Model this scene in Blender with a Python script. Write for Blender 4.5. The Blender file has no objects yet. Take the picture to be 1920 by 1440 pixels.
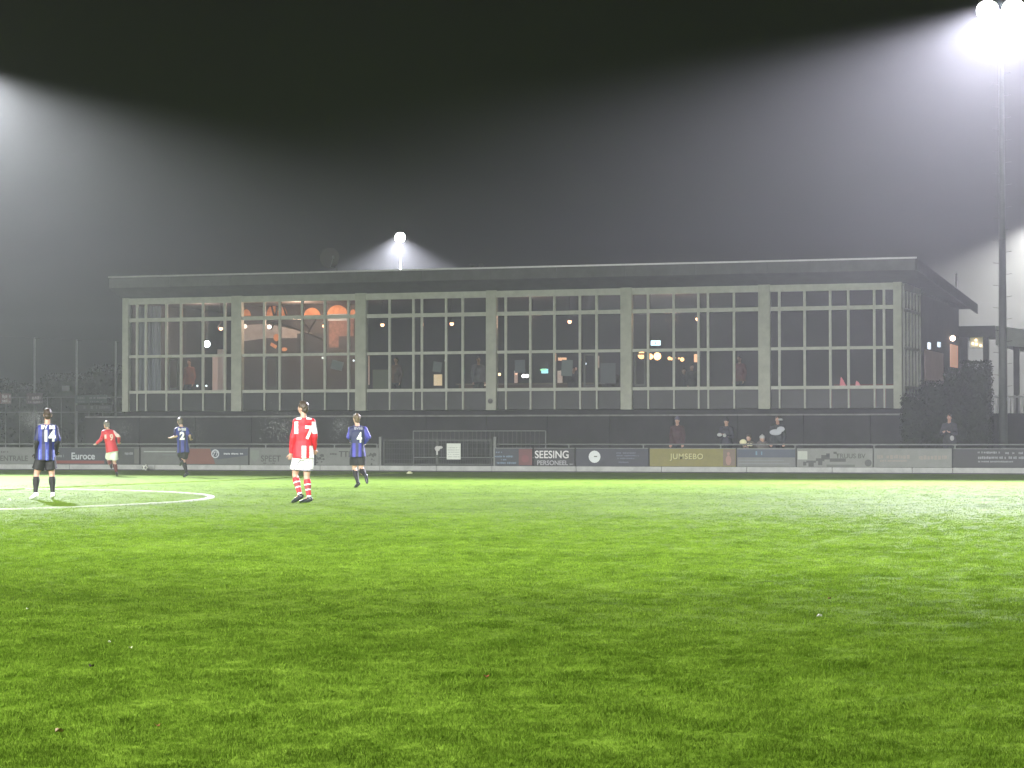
import time as _t; _T0=_t.time()
import bpy, bmesh, math, random
import numpy as np
from mathutils import Vector, Matrix, Euler, noise
from mathutils.bvhtree import BVHTree
random.seed(7); rng = np.random.default_rng(7)
sc = bpy.context.scene; col = sc.collection
R = math.radians

# ---------------------------------------------------------------- camera, world, lights, exposure
F, HOR, CAMH, YAW, ROLL = 4400.0, 811.0, 1.30, 0.32, 0.001
cam_d = bpy.data.cameras.new('camera'); cam = bpy.data.objects.new('camera', cam_d); col.objects.link(cam)
cam_d.sensor_width = 36; cam_d.lens = F/1920*36; cam_d.clip_start = .1; cam_d.clip_end = 900
MROT = Matrix.Rotation(YAW, 3, 'Z') @ Matrix.Rotation(math.pi/2 + math.atan((HOR-720)/F), 3, 'X') @ Matrix.Rotation(-ROLL, 3, 'Z')
CAM = Vector((0, 0, CAMH))
cam.matrix_world = Matrix.Translation(CAM) @ MROT.to_4x4()
sc.camera = cam
sc.view_settings.view_transform = 'Standard'; sc.view_settings.look = 'None'
sc.view_settings.exposure = 0.0; sc.view_settings.gamma = 1.0; sc.view_settings.use_curve_mapping = False
sc.cycles.use_denoising = True
sc.cycles.volume_bounces = 1
sc.cycles.max_bounces = 5; sc.cycles.diffuse_bounces = 2; sc.cycles.glossy_bounces = 2
sc.cycles.transparent_max_bounces = 12; sc.cycles.sample_clamp_indirect = 4
w = bpy.data.worlds.new('World'); sc.world = w; w.use_nodes = True
wb = w.node_tree.nodes['Background']; wb.inputs[0].default_value = (.55, .6, .8, 1); wb.inputs[1].default_value = .003

HAZE_DENSITY, HAZE_G = .00084, .56

def spot(loc, aim, power, half_v, half_h, blend, color, r=.35):
    """one bank of asymmetric floodlights: a cone half_v degrees high and half_h degrees wide (half angles)"""
    d = bpy.data.lights.new('floodlight_beam', 'SPOT'); d.energy = power; d.spot_size = R(2*half_v); d.spot_blend = blend
    d.color = color; d.shadow_soft_size = r
    o = bpy.data.objects.new('floodlight_beam', d); col.objects.link(o)
    o.location = loc; o.rotation_euler = (Vector(aim) - Vector(loc)).to_track_quat('-Z', 'Y').to_euler()
    o.scale = (math.tan(R(half_h))/math.tan(R(half_v)), 1, 1)
    return o

# ---------------------------------------------------------------- pixel (1920x1440 photograph) -> place
def ray(x, y): return (MROT @ Vector(((x-960)/F, -(y-720)/F, -1.0))).normalized()
def P(x, y, Y):
    r = ray(x, y); return CAM + r*(Y/r.y)
def G(x, y, z=0.0):
    r = ray(x, y); return CAM + r*((z-CAMH)/r.z)
def depth(p): return (MROT.transposed() @ (Vector(p)-CAM)).z * -1

MAST_R = P(1881, 800, 76.5); MAST_R.z = 0
MAST_L = P(-60, 800, 77.0); MAST_L.z = 0
MAST_F = P(751, 600, 158); MAST_F.z = 0
MAST_E = P(1965, 600, 150); MAST_E.z = 0
LAMP_H_R = P(1881, 17, MAST_R.y).z
LAMP_H_L = P(-60, 130, MAST_L.y).z
LAMP_H_F = P(751, 445, MAST_F.y).z
LAMP_H_E = P(1965, 405, MAST_E.y).z
def tilt_aim(m, h, t, side=0.0): return (m.x + side, m.y - math.tan(R(t))*h, 0)
COOL = (.86, .90, 1.0); NEUT = (1.0, .99, .96)
KP = 3.0
spot((MAST_R.x, MAST_R.y-.5, LAMP_H_R-.1), tilt_aim(MAST_R, LAMP_H_R, 58, 2), 55000*KP, 21, 58, .8, (.87,.84,1.0))
spot((MAST_L.x, MAST_L.y-.5, LAMP_H_L-.1), tilt_aim(MAST_L, LAMP_H_L, 58, 2), 54000*KP, 21, 61, .8, (.93,.95,1.0))
spot((MAST_F.x, MAST_F.y-.35, LAMP_H_F-.1), tilt_aim(MAST_F, LAMP_H_F, 14), 75000*KP, 50, 68, .3, (.88,.88,1.0))
spot((MAST_E.x, MAST_E.y-.35, LAMP_H_E-.1), tilt_aim(MAST_E, LAMP_H_E, 14), 130000*KP, 50, 68, .3, (1.0,.98,.92))
# the masts along the camera's own touchline, behind and beside the camera
for mx, pw in ((-10, 20000), (-46, 20000), (30, 20000)):
    spot((mx, 1.0, 14.5), (mx, 36, 0), pw*KP*1.40, 20.5, 60, 1.0, NEUT, .5)
    spot((mx, -3.0, 14.5), (mx, 21, 0), pw*KP*.98, 36, 60, 1.0, NEUT, .5)

# ---------------------------------------------------------------- helpers
scratch = bpy.data.scenes.new('scratch'); sdg = scratch.view_layers[0].depsgraph
def evaluate(o):
    scratch.collection.objects.link(o); scratch.view_layers[0].update(); dg = scratch.view_layers[0].depsgraph; dg.update()
    me = bpy.data.meshes.new_from_object(o.evaluated_get(dg)); scratch.collection.objects.unlink(o); return me
def link(o, parent=None):
    col.objects.link(o)
    if parent: o.parent = parent
    return o
def tag(o, label=None, cat=None, group=None, kind=None):
    if label: o['label'] = label
    if cat: o['category'] = cat
    if group: o['group'] = group
    if kind: o['kind'] = kind
    return o
def empty(name, loc, rz=0, **k):
    o = bpy.data.objects.new(name, None); o.empty_display_size = .3; o.location = loc; o.rotation_euler = (0, 0, rz)
    return tag(link(o), **k)
class MB:
    def __init__(s): s.v = []; s.f = []; s.mi = []
    def add(s, v, f, mi=0):
        b = len(s.v); s.v += [tuple(q) for q in v]; s.f += [tuple(i+b for i in q) for q in f]; s.mi += [mi]*len(f); return s
    def box(s, x0, x1, y0, y1, z0, z1, mi=0, M=None):
        v = [Vector(q) for q in ((x0,y0,z0),(x1,y0,z0),(x1,y1,z0),(x0,y1,z0),(x0,y0,z1),(x1,y0,z1),(x1,y1,z1),(x0,y1,z1))]
        if M: v = [M @ q for q in v]
        return s.add(v, [(0,3,2,1),(4,5,6,7),(0,1,5,4),(1,2,6,5),(2,3,7,6),(3,0,4,7)], mi)
    def cbox(s, c, sx, sy, sz, mi=0, rot=None):
        M = Matrix.Translation(c) @ (Euler(rot).to_matrix().to_4x4() if rot else Matrix.Identity(4))
        return s.box(-sx/2, sx/2, -sy/2, sy/2, -sz/2, sz/2, mi, M)
    def tube(s, a, b, r0, r1=None, n=8, mi=0, cap=True):
        a, b = Vector(a), Vector(b); r1 = r0 if r1 is None else r1
        q = (b-a).to_track_quat('Z', 'Y'); v = []
        for p, r in ((a, r0), (b, r1)):
            for i in range(n):
                t = 2*math.pi*i/n; v.append(p + q @ Vector((math.cos(t)*r, math.sin(t)*r, 0)))
        f = [(i, (i+1) % n, n+(i+1) % n, n+i) for i in range(n)]
        if cap: f += [tuple(range(n-1, -1, -1)), tuple(range(n, 2*n))]
        return s.add(v, f, mi)
    def path(s, pts, r, n=6, mi=0):
        for a, b in zip(pts[:-1], pts[1:]): s.tube(a, b, r, r, n, mi)
        return s
    def ball(s, c, r, n=10, m=7, mi=0, rot=None):
        r = Vector(r) if not isinstance(r, (int, float)) else Vector((r, r, r)); c = Vector(c); v = [Vector((0,0,-1))]; f = []
        for j in range(1, m):
            for i in range(n):
                t = math.pi*j/m; p = 2*math.pi*i/n
                v.append(Vector((math.sin(t)*math.cos(p), math.sin(t)*math.sin(p), -math.cos(t))))
        v.append(Vector((0,0,1)))
        for i in range(n):
            f.append((0, 1+(i+1) % n, 1+i))
            for j in range(m-2): f.append((1+j*n+i, 1+j*n+(i+1) % n, 1+(j+1)*n+(i+1) % n, 1+(j+1)*n+i))
            f.append((1+(m-2)*n+i, 1+(m-2)*n+(i+1) % n, len(v)-1))
        E = rot.to_matrix() if rot else Matrix.Identity(3)
        return s.add([c + E @ Vector((q.x*r.x, q.y*r.y, q.z*r.z)) for q in v], f, mi)
    def loft(s, rings, n=16, mi=0):
        """rings: (centre, rx, ry, normal direction or None); closed solid"""
        v = []; f = []
        for (c, rx, ry, up) in rings:
            c = Vector(c); u = Vector(up).normalized() if up else Vector((0,0,1))
            X = Vector((1,0,0)); X = (X - u*X.dot(u)).normalized(); Y = u.cross(X)
            for i in range(n):
                t = 2*math.pi*i/n; v.append(c + X*math.cos(t)*rx + Y*math.sin(t)*ry)
        k = len(rings)
        for j in range(k-1):
            for i in range(n): f.append((j*n+i, j*n+(i+1) % n, (j+1)*n+(i+1) % n, (j+1)*n+i))
        f += [tuple(range(n-1, -1, -1)), tuple(range((k-1)*n, k*n))]
        return s.add(v, f, mi)
    def build(s, name, mats, parent=None, smooth=False, bevel=0):
        me = bpy.data.meshes.new(name); me.from_pydata(s.v, [], s.f)
        for m in (mats if isinstance(mats, (list, tuple)) else [mats]): me.materials.append(m)
        me.polygons.foreach_set('material_index', s.mi)
        if smooth: me.polygons.foreach_set('use_smooth', [True]*len(me.polygons))
        me.update(); o = bpy.data.objects.new(name, me); link(o, parent)
        if bevel:
            b = o.modifiers.new('bevel', 'BEVEL'); b.width = bevel; b.segments = 2; b.limit_method = 'ANGLE'
        return o

def mat(name, c, rough=.7, var=.0, scale=3.0, bump=0.0, metal=0.0, emit=None, es=0.0, spec=.5, c2=None, stretch=(1,1,1)):
    m = bpy.data.materials.new(name); m.use_nodes = True; nt = m.node_tree; N = nt.nodes; L = nt.links
    b = N['Principled BSDF']; b.inputs['Base Color'].default_value = (*c, 1); b.inputs['Roughness'].default_value = rough
    b.inputs['Metallic'].default_value = metal; b.inputs['Specular IOR Level'].default_value = spec
    if emit: b.inputs['Emission Color'].default_value = (*emit, 1); b.inputs['Emission Strength'].default_value = es
    if var or bump or c2:
        tc = N.new('ShaderNodeTexCoord'); mp = N.new('ShaderNodeMapping'); mp.inputs['Scale'].default_value = stretch
        L.new(tc.outputs['Object'], mp.inputs[0])
        n = N.new('ShaderNodeTexNoise'); n.inputs['Scale'].default_value = scale; n.inputs['Detail'].default_value = 6; n.inputs['Roughness'].default_value = .65
        L.new(mp.outputs[0], n.inputs[0])
        r = N.new('ShaderNodeValToRGB'); r.color_ramp.elements[0].position = .3; r.color_ramp.elements[1].position = .72
        lo = [max(0, x*(1-var)) for x in c]; hi = [min(1, x*(1+var)) for x in (c2 or c)]
        r.color_ramp.elements[0].color = (*lo, 1); r.color_ramp.elements[1].color = (*hi, 1)
        L.new(n.outputs[0], r.inputs[0]); L.new(r.outputs[0], b.inputs['Base Color'])
        if bump:
            bp = N.new('ShaderNodeBump'); bp.inputs['Strength'].default_value = bump; bp.inputs['Distance'].default_value = .02
            L.new(n.outputs[0], bp.inputs['Height']); L.new(bp.outputs[0], b.inputs['Normal'])
    return m
def lamp_mat(name, c, s): return mat(name, (.8,.8,.8), .4, emit=c, es=s)
def glass_mat(name, tint=(.8,.85,.85), refl=.12, rough=.03):
    m = bpy.data.materials.new(name); m.use_nodes = True; nt = m.node_tree; N = nt.nodes; L = nt.links
    N.remove(N['Principled BSDF']); out = N['Material Output']
    t = N.new('ShaderNodeBsdfTransparent'); t.inputs[0].default_value = (*tint, 1)
    g = N.new('ShaderNodeBsdfGlossy'); g.inputs['Roughness'].default_value = rough
    fr = N.new('ShaderNodeFresnel'); fr.inputs[0].default_value = 1.5
    ma = N.new('ShaderNodeMath'); ma.operation = 'ADD'; ma.inputs[1].default_value = refl
    L.new(fr.outputs[0], ma.inputs[0])
    mx = N.new('ShaderNodeMixShader'); L.new(ma.outputs[0], mx.inputs[0]); L.new(t.outputs[0], mx.inputs[1]); L.new(g.outputs[0], mx.inputs[2])
    L.new(mx.outputs[0], out.inputs[0]); return m

M = dict(
    frame=mat('window_frame_paint', (.48,.50,.43), .55, .12, 4, .1),
    postp=mat('post_paint', (.42,.44,.36), .6, .14, 3, .15),
    fascia=mat('fascia_boarding', (.09,.095,.09), .7, .2, 2, .2),
    soffit=mat('soffit_boarding', (.06,.065,.06), .8, .2, 2),
    edge=mat('roof_trim_metal', (.5,.5,.5), .4, .1, 5, metal=.4),
    roof=mat('roof_felt', (.05,.05,.05), .9, .2, 2),
    spandrel=mat('spandrel_panel', (.02,.022,.024), .5, .2, 3),
    darkwall=mat('dark_wall_render', (.022,.022,.023), .85, .3, 1.5, .3),
    coping=mat('concrete_coping', (.22,.22,.21), .8, .25, 3, .3),
    inwall=mat('interior_wall_paint', (.07,.065,.065), .9, .1, 2),
    infloor=mat('interior_floor', (.08,.06,.05), .5, .2, 3),
    glass=glass_mat('window_glass', (.82,.85,.86), .02),
    metal=mat('galvanised_steel', (.20,.21,.20), .75, .15, 8, metal=.2),
    darkmetal=mat('dark_steel', (.06,.065,.06), .5, .15, 8, metal=.5),
    kick=mat('concrete_kick_board', (.40,.41,.40), .8, .18, 3, .3),
    net=mat('mesh_panel_wire', (.10,.11,.10), .6),
    paving=mat('concrete_paving', (.12,.12,.115), .85, .3, 2, .4),
    soil=mat('dark_ground', (.03,.035,.02), .95, .4, .6, .5),
    white=mat('white_print', (.75,.75,.75), .6),
    leaf=mat('hedge_leaf', (.018,.024,.014), .95, .4, 6, spec=.05),
    treeleaf=mat('tree_leaf', (.022,.028,.018), .95, .4, 2, spec=.05),
    bark=mat('bark', (.07,.06,.05), .9, .3, 6, .4),
)
def flat(name, c, rough=.55, var=.06): return mat(name, c, rough, var, 3)

# ---------------------------------------------------------------- haze
hz = MB().box(-190, 120, -22, 300, -1.2, 17.5).build('haze', [])
hm = bpy.data.materials.new('haze_air'); hm.use_nodes = True; nt = hm.node_tree; nt.nodes.remove(nt.nodes['Principled BSDF'])
pv = nt.nodes.new('ShaderNodeVolumePrincipled'); pv.inputs['Color'].default_value = (.93,.95,.96,1)
pv.inputs['Density'].default_value = HAZE_DENSITY; pv.inputs['Anisotropy'].default_value = HAZE_G
nt.links.new(pv.outputs[0], nt.nodes['Material Output'].inputs['Volume'])
hz.data.materials.append(hm); tag(hz, kind='stuff')

# ---------------------------------------------------------------- ground, turf, lines
BY = 73.2           # front of the boards
def turf_material(name, far):
    m = bpy.data.materials.new(name); m.use_nodes = True; nt = m.node_tree; N = nt.nodes; L = nt.links
    b = N['Principled BSDF']; b.inputs['Roughness'].default_value = .65; b.inputs['Specular IOR Level'].default_value = .07
    ge = N.new('ShaderNodeNewGeometry')
    def nz(scale, detail, sx=1, sy=1):
        mp = N.new('ShaderNodeMapping'); mp.inputs['Scale'].default_value = (sx, sy, 1); L.new(ge.outputs['Position'], mp.inputs[0])
        n = N.new('ShaderNodeTexNoise'); n.inputs['Scale'].default_value = scale; n.inputs['Detail'].default_value = detail; n.inputs['Roughness'].default_value = .7
        L.new(mp.outputs[0], n.inputs[0]); return n
    big = nz(.35, 4); mid = nz(3.2, 6, 1, .7); fine = nz(30, 4)
    a = N.new('ShaderNodeMath'); a.operation = 'MULTIPLY_ADD'; L.new(big.outputs[0], a.inputs[0]); a.inputs[1].default_value = .28; a.inputs[2].default_value = .05
    a2 = N.new('ShaderNodeMath'); a2.operation = 'MULTIPLY_ADD'; L.new(mid.outputs[0], a2.inputs[0]); a2.inputs[1].default_value = .46; L.new(a.outputs[0], a2.inputs[2])
    a3 = N.new('ShaderNodeMath'); a3.operation = 'MULTIPLY_ADD'; L.new(fine.outputs[0], a3.inputs[0]); a3.inputs[1].default_value = .35; L.new(a2.outputs[0], a3.inputs[2])
    r = N.new('ShaderNodeValToRGB'); e = r.color_ramp.elements
    e[0].position = .46; e[0].color = (.050,.110,.003,1); e[1].position = .70; e[1].color = (.198,.318,.036,1)
    L.new(a3.outputs[0], r.inputs[0]); L.new(r.outputs[0], b.inputs['Base Color'])
    if not far:   # every clump of fibres a little lighter or darker
        oi = N.new('ShaderNodeObjectInfo'); mr = N.new('ShaderNodeMapRange'); mr.inputs['To Min'].default_value = .58; mr.inputs['To Max'].default_value = 1.5
        hs = N.new('ShaderNodeHueSaturation'); L.new(oi.outputs['Random'], mr.inputs['Value']); L.new(mr.outputs[0], hs.inputs['Value']); L.new(r.outputs[0], hs.inputs['Color'])
        L.new(hs.outputs[0], b.inputs['Base Color']); r = hs
    if far:
        b.inputs['Roughness'].default_value = .75; b.inputs['Specular IOR Level'].default_value = .03
        bp = N.new('ShaderNodeBump'); bp.inputs['Strength'].default_value = .15; bp.inputs['Distance'].default_value = .02
        L.new(fine.outputs[0], bp.inputs['Height']); L.new(bp.outputs[0], b.inputs['Normal'])
    else:
        tr = N.new('ShaderNodeBsdfTranslucent'); L.new(r.outputs[0], tr.inputs[0]); mx = N.new('ShaderNodeMixShader'); mx.inputs[0].default_value = .35
        L.new(b.outputs[0], mx.inputs[1]); L.new(tr.outputs[0], mx.inputs[2]); L.new(mx.outputs[0], N['Material Output'].inputs[0])
    return m
TURF = turf_material('artificial_turf', True); BLADE = turf_material('turf_fibre', False)
def sheet(name, x0, x1, y0, y1, z, m, kind='structure'):
    o = MB().add([(x0,y0,z),(x1,y0,z),(x1,y1,z),(x0,y1,z)], [(0,1,2,3)]).build(name, m); return tag(o, kind=kind)
sheet('ground', -185, 115, -20, 290, -.012, M['soil'])
sheet('pitch', -95, 60, -6, BY-.05, 0, TURF)
sheet('path', -95, 60, BY-.04, 84, -.004, M['paving'])

LINEW = turf_material('line_fibre_white', True); LINEY = turf_material('line_fibre_yellow', True)
for m_, lo, hi in ((LINEW, (.42,.48,.36), (.66,.70,.58)), (LINEY, (.15,.27,.03), (.28,.40,.07))):
    for n_ in m_.node_tree.nodes:
        if n_.type == 'VALTORGB': n_.color_ramp.elements[0].color = (*lo,1); n_.color_ramp.elements[1].color = (*hi,1)
# centre circle (rest of it runs out of the frame)
cpts = [G(x, y) for x, y in ((0,958),(150,950),(250,944.5),(350,940.5),(425,934),(225,921),(356,925.6),(405,929.5))]
A = np.array([[2*p.x, 2*p.y, 1] for p in cpts]); bb = np.array([p.x**2+p.y**2 for p in cpts])
# fixed radius fit around a known size
c0 = np.array([cpts[4].x-9.0, cpts[4].y+.5])
for _ in range(60):
    dx = np.array([[c0[0]-p.x, c0[1]-p.y] for p in cpts]); rr = np.hypot(dx[:,0], dx[:,1])
    J = dx/rr[:,None]; c0 = c0 - np.linalg.lstsq(J, rr-9.15, rcond=None)[0]
CIRC = c0
def fibre_strip(name, left, right, m, h=.024):
    n = len(left); v = []
    for l, r in zip(left, right): v += [(l[0],l[1],0), (l[0],l[1],h+random.uniform(-.004,.002)), (r[0],r[1],h+random.uniform(-.004,.002)), (r[0],r[1],0)]
    f = []
    for i in range(n-1):
        for k in range(3): f.append((4*i+k, 4*i+4+k, 4*i+5+k, 4*i+1+k))
    return tag(MB().add(v, f).build(name, m), kind='structure')
n = 320; ang = [2*math.pi*i/n for i in range(n+1)]
fibre_strip('centre_circle_marking', [(CIRC[0]+9.08*math.cos(t), CIRC[1]+9.08*math.sin(t)) for t in ang], [(CIRC[0]+9.22*math.cos(t), CIRC[1]+9.22*math.sin(t)) for t in ang], LINEW)
a_, b_ = G(-400, 936), G(745, 887.5); d_ = (b_-a_).normalized(); nrm = Vector((-d_.y, d_.x, 0))*.06
pts_ = [a_.lerp(b_, i/150) for i in range(151)]
fibre_strip('halfway_line_marking', [q-nrm for q in pts_], [q+nrm for q in pts_], LINEY, .026)

# turf fibres: clumps of blades instanced over the near pitch (one uncountable mass)
def clump(nb, spread, h, wdt, seed):
    r_ = random.Random(seed); mb = MB()
    for i in range(nb):
        x, y = r_.gauss(0, spread), r_.gauss(0, spread); a = r_.uniform(0, 6.283); hh = h*r_.uniform(.6, 1.15)
        lx, ly = math.cos(a)*hh*r_.uniform(.1, .75), math.sin(a)*hh*r_.uniform(.1, .75); b = r_.uniform(0, 6.283)
        wx, wy = math.cos(b)*wdt, math.sin(b)*wdt
        mb.add([(x-wx,y-wy,0),(x+wx,y+wy,0),(x+lx*.45+wx*.8,y+ly*.45+wy*.8,hh*.62),(x+lx*.45-wx*.8,y+ly*.45-wy*.8,hh*.62),(x+lx,y+ly,hh*.92)],
               [(0,1,2,3),(3,2,4)])
    me = bpy.data.meshes.new('turf_clump'); me.from_pydata(mb.v, [], mb.f); me.materials.append(BLADE); me.update(); return me
def scatter(name, d0, d1, dens, nb, spread, h, wdt, fi=0, fo=0):
    c, s = math.cos(YAW), math.sin(YAW); pts = []
    n = int(dens*.5*2*(d1*d1-d0*d0)*.255)
    dd = np.sqrt(rng.uniform(d0*d0, d1*d1, n)); pr_ = np.minimum(1, np.minimum((dd-d0)/max(fi, 1e-3), (d1-dd)/max(fo, 1e-3)))
    dd = dd[rng.uniform(0, 1, n) < pr_]; xx = rng.uniform(-.255, .255, len(dd))*dd
    X = xx*c - dd*s; Y = xx*s + dd*c
    keep = (np.abs(np.hypot(X-CIRC[0], Y-CIRC[1])-9.15) > .12) & (np.abs((X-a_.x)*(-d_.y)+(Y-a_.y)*d_.x) > .11) & (Y < BY-.15)
    X, Y = X[keep], Y[keep]
    me = bpy.data.meshes.new(name); me.from_pydata([(float(a), float(b), 0.0) for a, b in zip(X, Y)], [], [])
    o = bpy.data.objects.new(name, me); link(o); tag(o, kind='stuff')
    ng = bpy.data.node_groups.new(name, 'GeometryNodeTree'); ng.interface.new_socket('Geometry', in_out='INPUT', socket_type='NodeSocketGeometry'); ng.interface.new_socket('Geometry', in_out='OUTPUT', socket_type='NodeSocketGeometry')
    N, L = ng.nodes, ng.links; gi, go = N.new('NodeGroupInput'), N.new('NodeGroupOutput')
    src = bpy.data.objects.new(name+'_clump', clump(nb, spread, h, wdt, len(name)))
    oi = N.new('GeometryNodeObjectInfo'); oi.inputs[0].default_value = src; oi.inputs['As Instance'].default_value = True
    ip = N.new('GeometryNodeInstanceOnPoints'); L.new(gi.outputs[0], ip.inputs['Points']); L.new(oi.outputs['Geometry'], ip.inputs['Instance'])
    rv = N.new('FunctionNodeRandomValue'); rv.data_type = 'FLOAT_VECTOR'; rv.inputs[0].default_value = (-.25,-.25,0); rv.inputs[1].default_value = (.25,.25,6.283)
    L.new(rv.outputs[0], ip.inputs['Rotation'])
    # low-frequency lean and height, as brushed turf has
    pos = N.new('GeometryNodeInputPosition'); nz = N.new('ShaderNodeTexNoise'); nz.inputs['Scale'].default_value = 2.6; nz.inputs['Detail'].default_value = 5
    L.new(pos.outputs[0], nz.inputs['Vector'])
    mr = N.new('ShaderNodeMapRange'); mr.inputs['From Min'].default_value = .3; mr.inputs['From Max'].default_value = .7; mr.inputs['To Min'].default_value = .45; mr.inputs['To Max'].default_value = 1.4
    L.new(nz.outputs[0], mr.inputs['Value']); L.new(mr.outputs[0], ip.inputs['Scale'])
    L.new(ip.outputs[0], go.inputs[0])
    o.modifiers.new('scatter', 'NODES').node_group = ng
    return o
scatter('turf_fibres', 7.5, 16, 1050, 22, .026, .017, .0011, 0, 2)
scatter('turf_fibres_further', 14, 38, 300, 24, .05, .017, .0018, 2, 14)
scatter('turf_fibres_far', 24, 62, 70, 16, .08, .013, .0030, 12, 26)

# ---------------------------------------------------------------- text and print
def text_mesh(txt, height, bold=0.0, space=1.0, align='CENTER', sx=1.0):
    cu = bpy.data.curves.new('t', 'FONT'); cu.body = txt; cu.align_x = align; cu.align_y = 'CENTER'; cu.size = 1; cu.offset = bold; cu.space_character = space
    o = bpy.data.objects.new('t', cu); me = evaluate(o)
    bpy.data.objects.remove(o); bpy.data.curves.remove(cu)
    ys = [v.co.y for v in me.vertices]; h = max(ys)-min(ys); c = (max(ys)+min(ys))/2; k = height/h
    for v in me.vertices: v.co = Vector((v.co.x*k*sx, (v.co.y-c)*k, 0))
    return me
def put_text(name, txt, x, y, z, height, m, parent, **k):
    me = text_mesh(txt, height, **k); me.materials.append(m)
    me.transform(Matrix.Translation((x, y, z)) @ Matrix.Rotation(math.pi/2, 4, 'X'))
    o = bpy.data.objects.new(name, me); return link(o, parent)
def marks(mb, x0, x1, z, h, y, seed, gap=.3):
    """small illegible print: rows of uneven strokes"""
    r_ = random.Random(seed); x = x0
    while x < x1:
        wl = r_.uniform(.3, .9)*h
        if r_.random() > gap*.5: mb.box(x, min(x1, x+wl*.75), y-.001, y, z-h/2*r_.uniform(.6,1), z+h/2*r_.uniform(.6,1))
        x += wl
    return mb

# ---------------------------------------------------------------- boards and pitch fence
def bx(px, y=BY): return P(px, 860, y).x
ZB = P(960, 841, BY).z; ZK = P(960, 873.5, BY).z; ZR = P(960, 833, BY+.08).z
fence = empty('pitch_fence', (0, BY+.1, 0), label='galvanised pipe rail fence behind the boards along the far touchline', cat='fence', group='pitch fencing')
def rel(o, root):  # parts are written in world coordinates, shift them into the root's frame
    o.data.transform(Matrix.Translation(-Vector(root.location))); return o
rail_xs = [bx(q) for q in (-340,-200,-62,78,215,352,496,625,705)], [bx(q) for q in (926,1065,1205,1350,1490,1638,1790,1938,2080,2220)]
for xs in rail_xs:
    rel(MB().tube((xs[0], BY+.1, ZR), (xs[-1], BY+.1, ZR), .022, n=8).build('top_rail', M['metal'], fence, True), fence)
    for x in xs:
        rel(MB().tube((x, BY+.1, 0), (x, BY+.1, ZR-.012), .024, n=8).box(x-.07, x+.07, BY+.075, BY+.125, ZR-.03, ZR-.012).build('post', M['metal'], fence), fence)
ks = [-340,-180,-20,130,290,450,600,712,818,922,1080,1240,1400,1560,1710,1786,1940,2090,2220]
for a, b in zip(ks[:-1], ks[1:]):
    xa, xb = bx(a), bx(b)
    rel(MB().box(xa+.01, xb-.01, BY, BY+.05, .035, ZK-.01).build('kick_board', M['kick'], fence, bevel=.006), fence)
rel(MB().box(bx(-340), bx(2220), BY-.01, BY+.04, 0, .03).build('base_strip', M['soffit'], fence), fence)
# gate
gate = empty('pitch_gate', (bx(818), BY+.1, 0), label='double wire mesh gate between two taller posts in the touchline fence', cat='gate')
ZG = P(818, 824, BY+.1).z; ZGP = P(712, 819, BY+.1).z
for q in (712, 927):
    x = bx(q); rel(MB().box(x-.045, x+.045, BY+.02, BY+.11, 0, ZGP).build('gate_post', M['metal'], gate, bevel=.01), gate)
for a, b in ((719, 817), (820, 920)):
    xa, xb = bx(a), bx(b); mb = MB()
    for x in (xa, xb): mb.box(x-.02, x+.02, BY+.05, BY+.09, ZK+.02, ZG)
    mb.box(xa+.021, xb-.021, BY+.05, BY+.09, ZG-.04, ZG); mb.box(xa+.021, xb-.021, BY+.05, BY+.09, ZK+.02, ZK+.06)
    leaf = rel(mb.build('gate_leaf', M['darkmetal'], gate), gate)
    mb = MB(); x = xa+.07
    while x < xb-.03: mb.tube((x, BY+.07, ZK+.06), (x, BY+.07, ZG-.04), .0035, n=4, cap=False); x += .06
    zz = ZK+.2
    while zz < ZG-.08: mb.tube((xa+.021, BY+.076, zz), (xb-.021, BY+.076, zz), .0035, n=4, cap=False); zz += .18
    rel(tag(mb.build('mesh_wire', M['net'], leaf), kind='stuff'), gate)
sg = MB().box(bx(837), bx(863), BY+.03, BY+.045, P(0,859,BY).z+.0, P(0,831,BY).z).build('notice_sign', flat('notice_white', (.62,.66,.6)))
sg.data.transform(Matrix.Translation((0,0,0))); tag(sg, 'pale square notice sign wired to the right leaf of the pitch gate', 'sign')
mb = MB()
for i in range(5): marks(mb, bx(839), bx(861), .80-i*.075, .03, BY+.028, 50+i)
tag(mb.build('notice_print', flat('notice_ink', (.35,.37,.35)), sg), kind='stuff')
hd = MB().ball((bx(820), BY+.02, P(0,840,BY).z), (.10,.03,.09)).ball((bx(825), BY+.02, P(0,838,BY).z), (.09,.03,.05)).box(bx(818), bx(820.5), BY+.0, BY+.04, P(0,851,BY).z, P(0,840,BY).z).build('gate_glove', flat('glove_grey', (.5,.5,.48)))
tag(hd, 'pale crumpled glove hung at the middle of the pitch gate', 'glove')

BOARDS = []
def board(a, b, c, label, top=841.5, bot=872.5):
    xa, xb = bx(a)+.008, bx(b)-.008; z0, z1 = ZK, ZB
    root = empty('advertising_board', ((xa+xb)/2, BY, 0), label=label, cat='advertising board', group='advertising boards along the touchline')
    w2 = (xb-xa)/2
    MB().box(-w2, w2, -.012, .012, z0, z1).build('panel', flat('board_%d' % a, tuple((q*.55+sum(c)/3*.45)*.60 if max(c)-min(c) < .08 else q*.62 for q in c), .6, .12), root)
    fr = MB().box(-w2, w2, -.02, .02, z1+.001, z1+.022)
    fr.build('top_trim', M['metal'], root)
    def X(px): return bx(px)-(xa+xb)/2
    def Z(py): return P(960, py, BY).z
    BOARDS.append(root); return root, X, Z
def patch(root, X, Z, a, b, t, u, c, name='print_patch', y=-.014):
    return MB().box(X(a), X(b), y-.001, y, Z(u), Z(t)).build(name, flat('patch_%d_%d' % (a, t), c), root)
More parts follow.
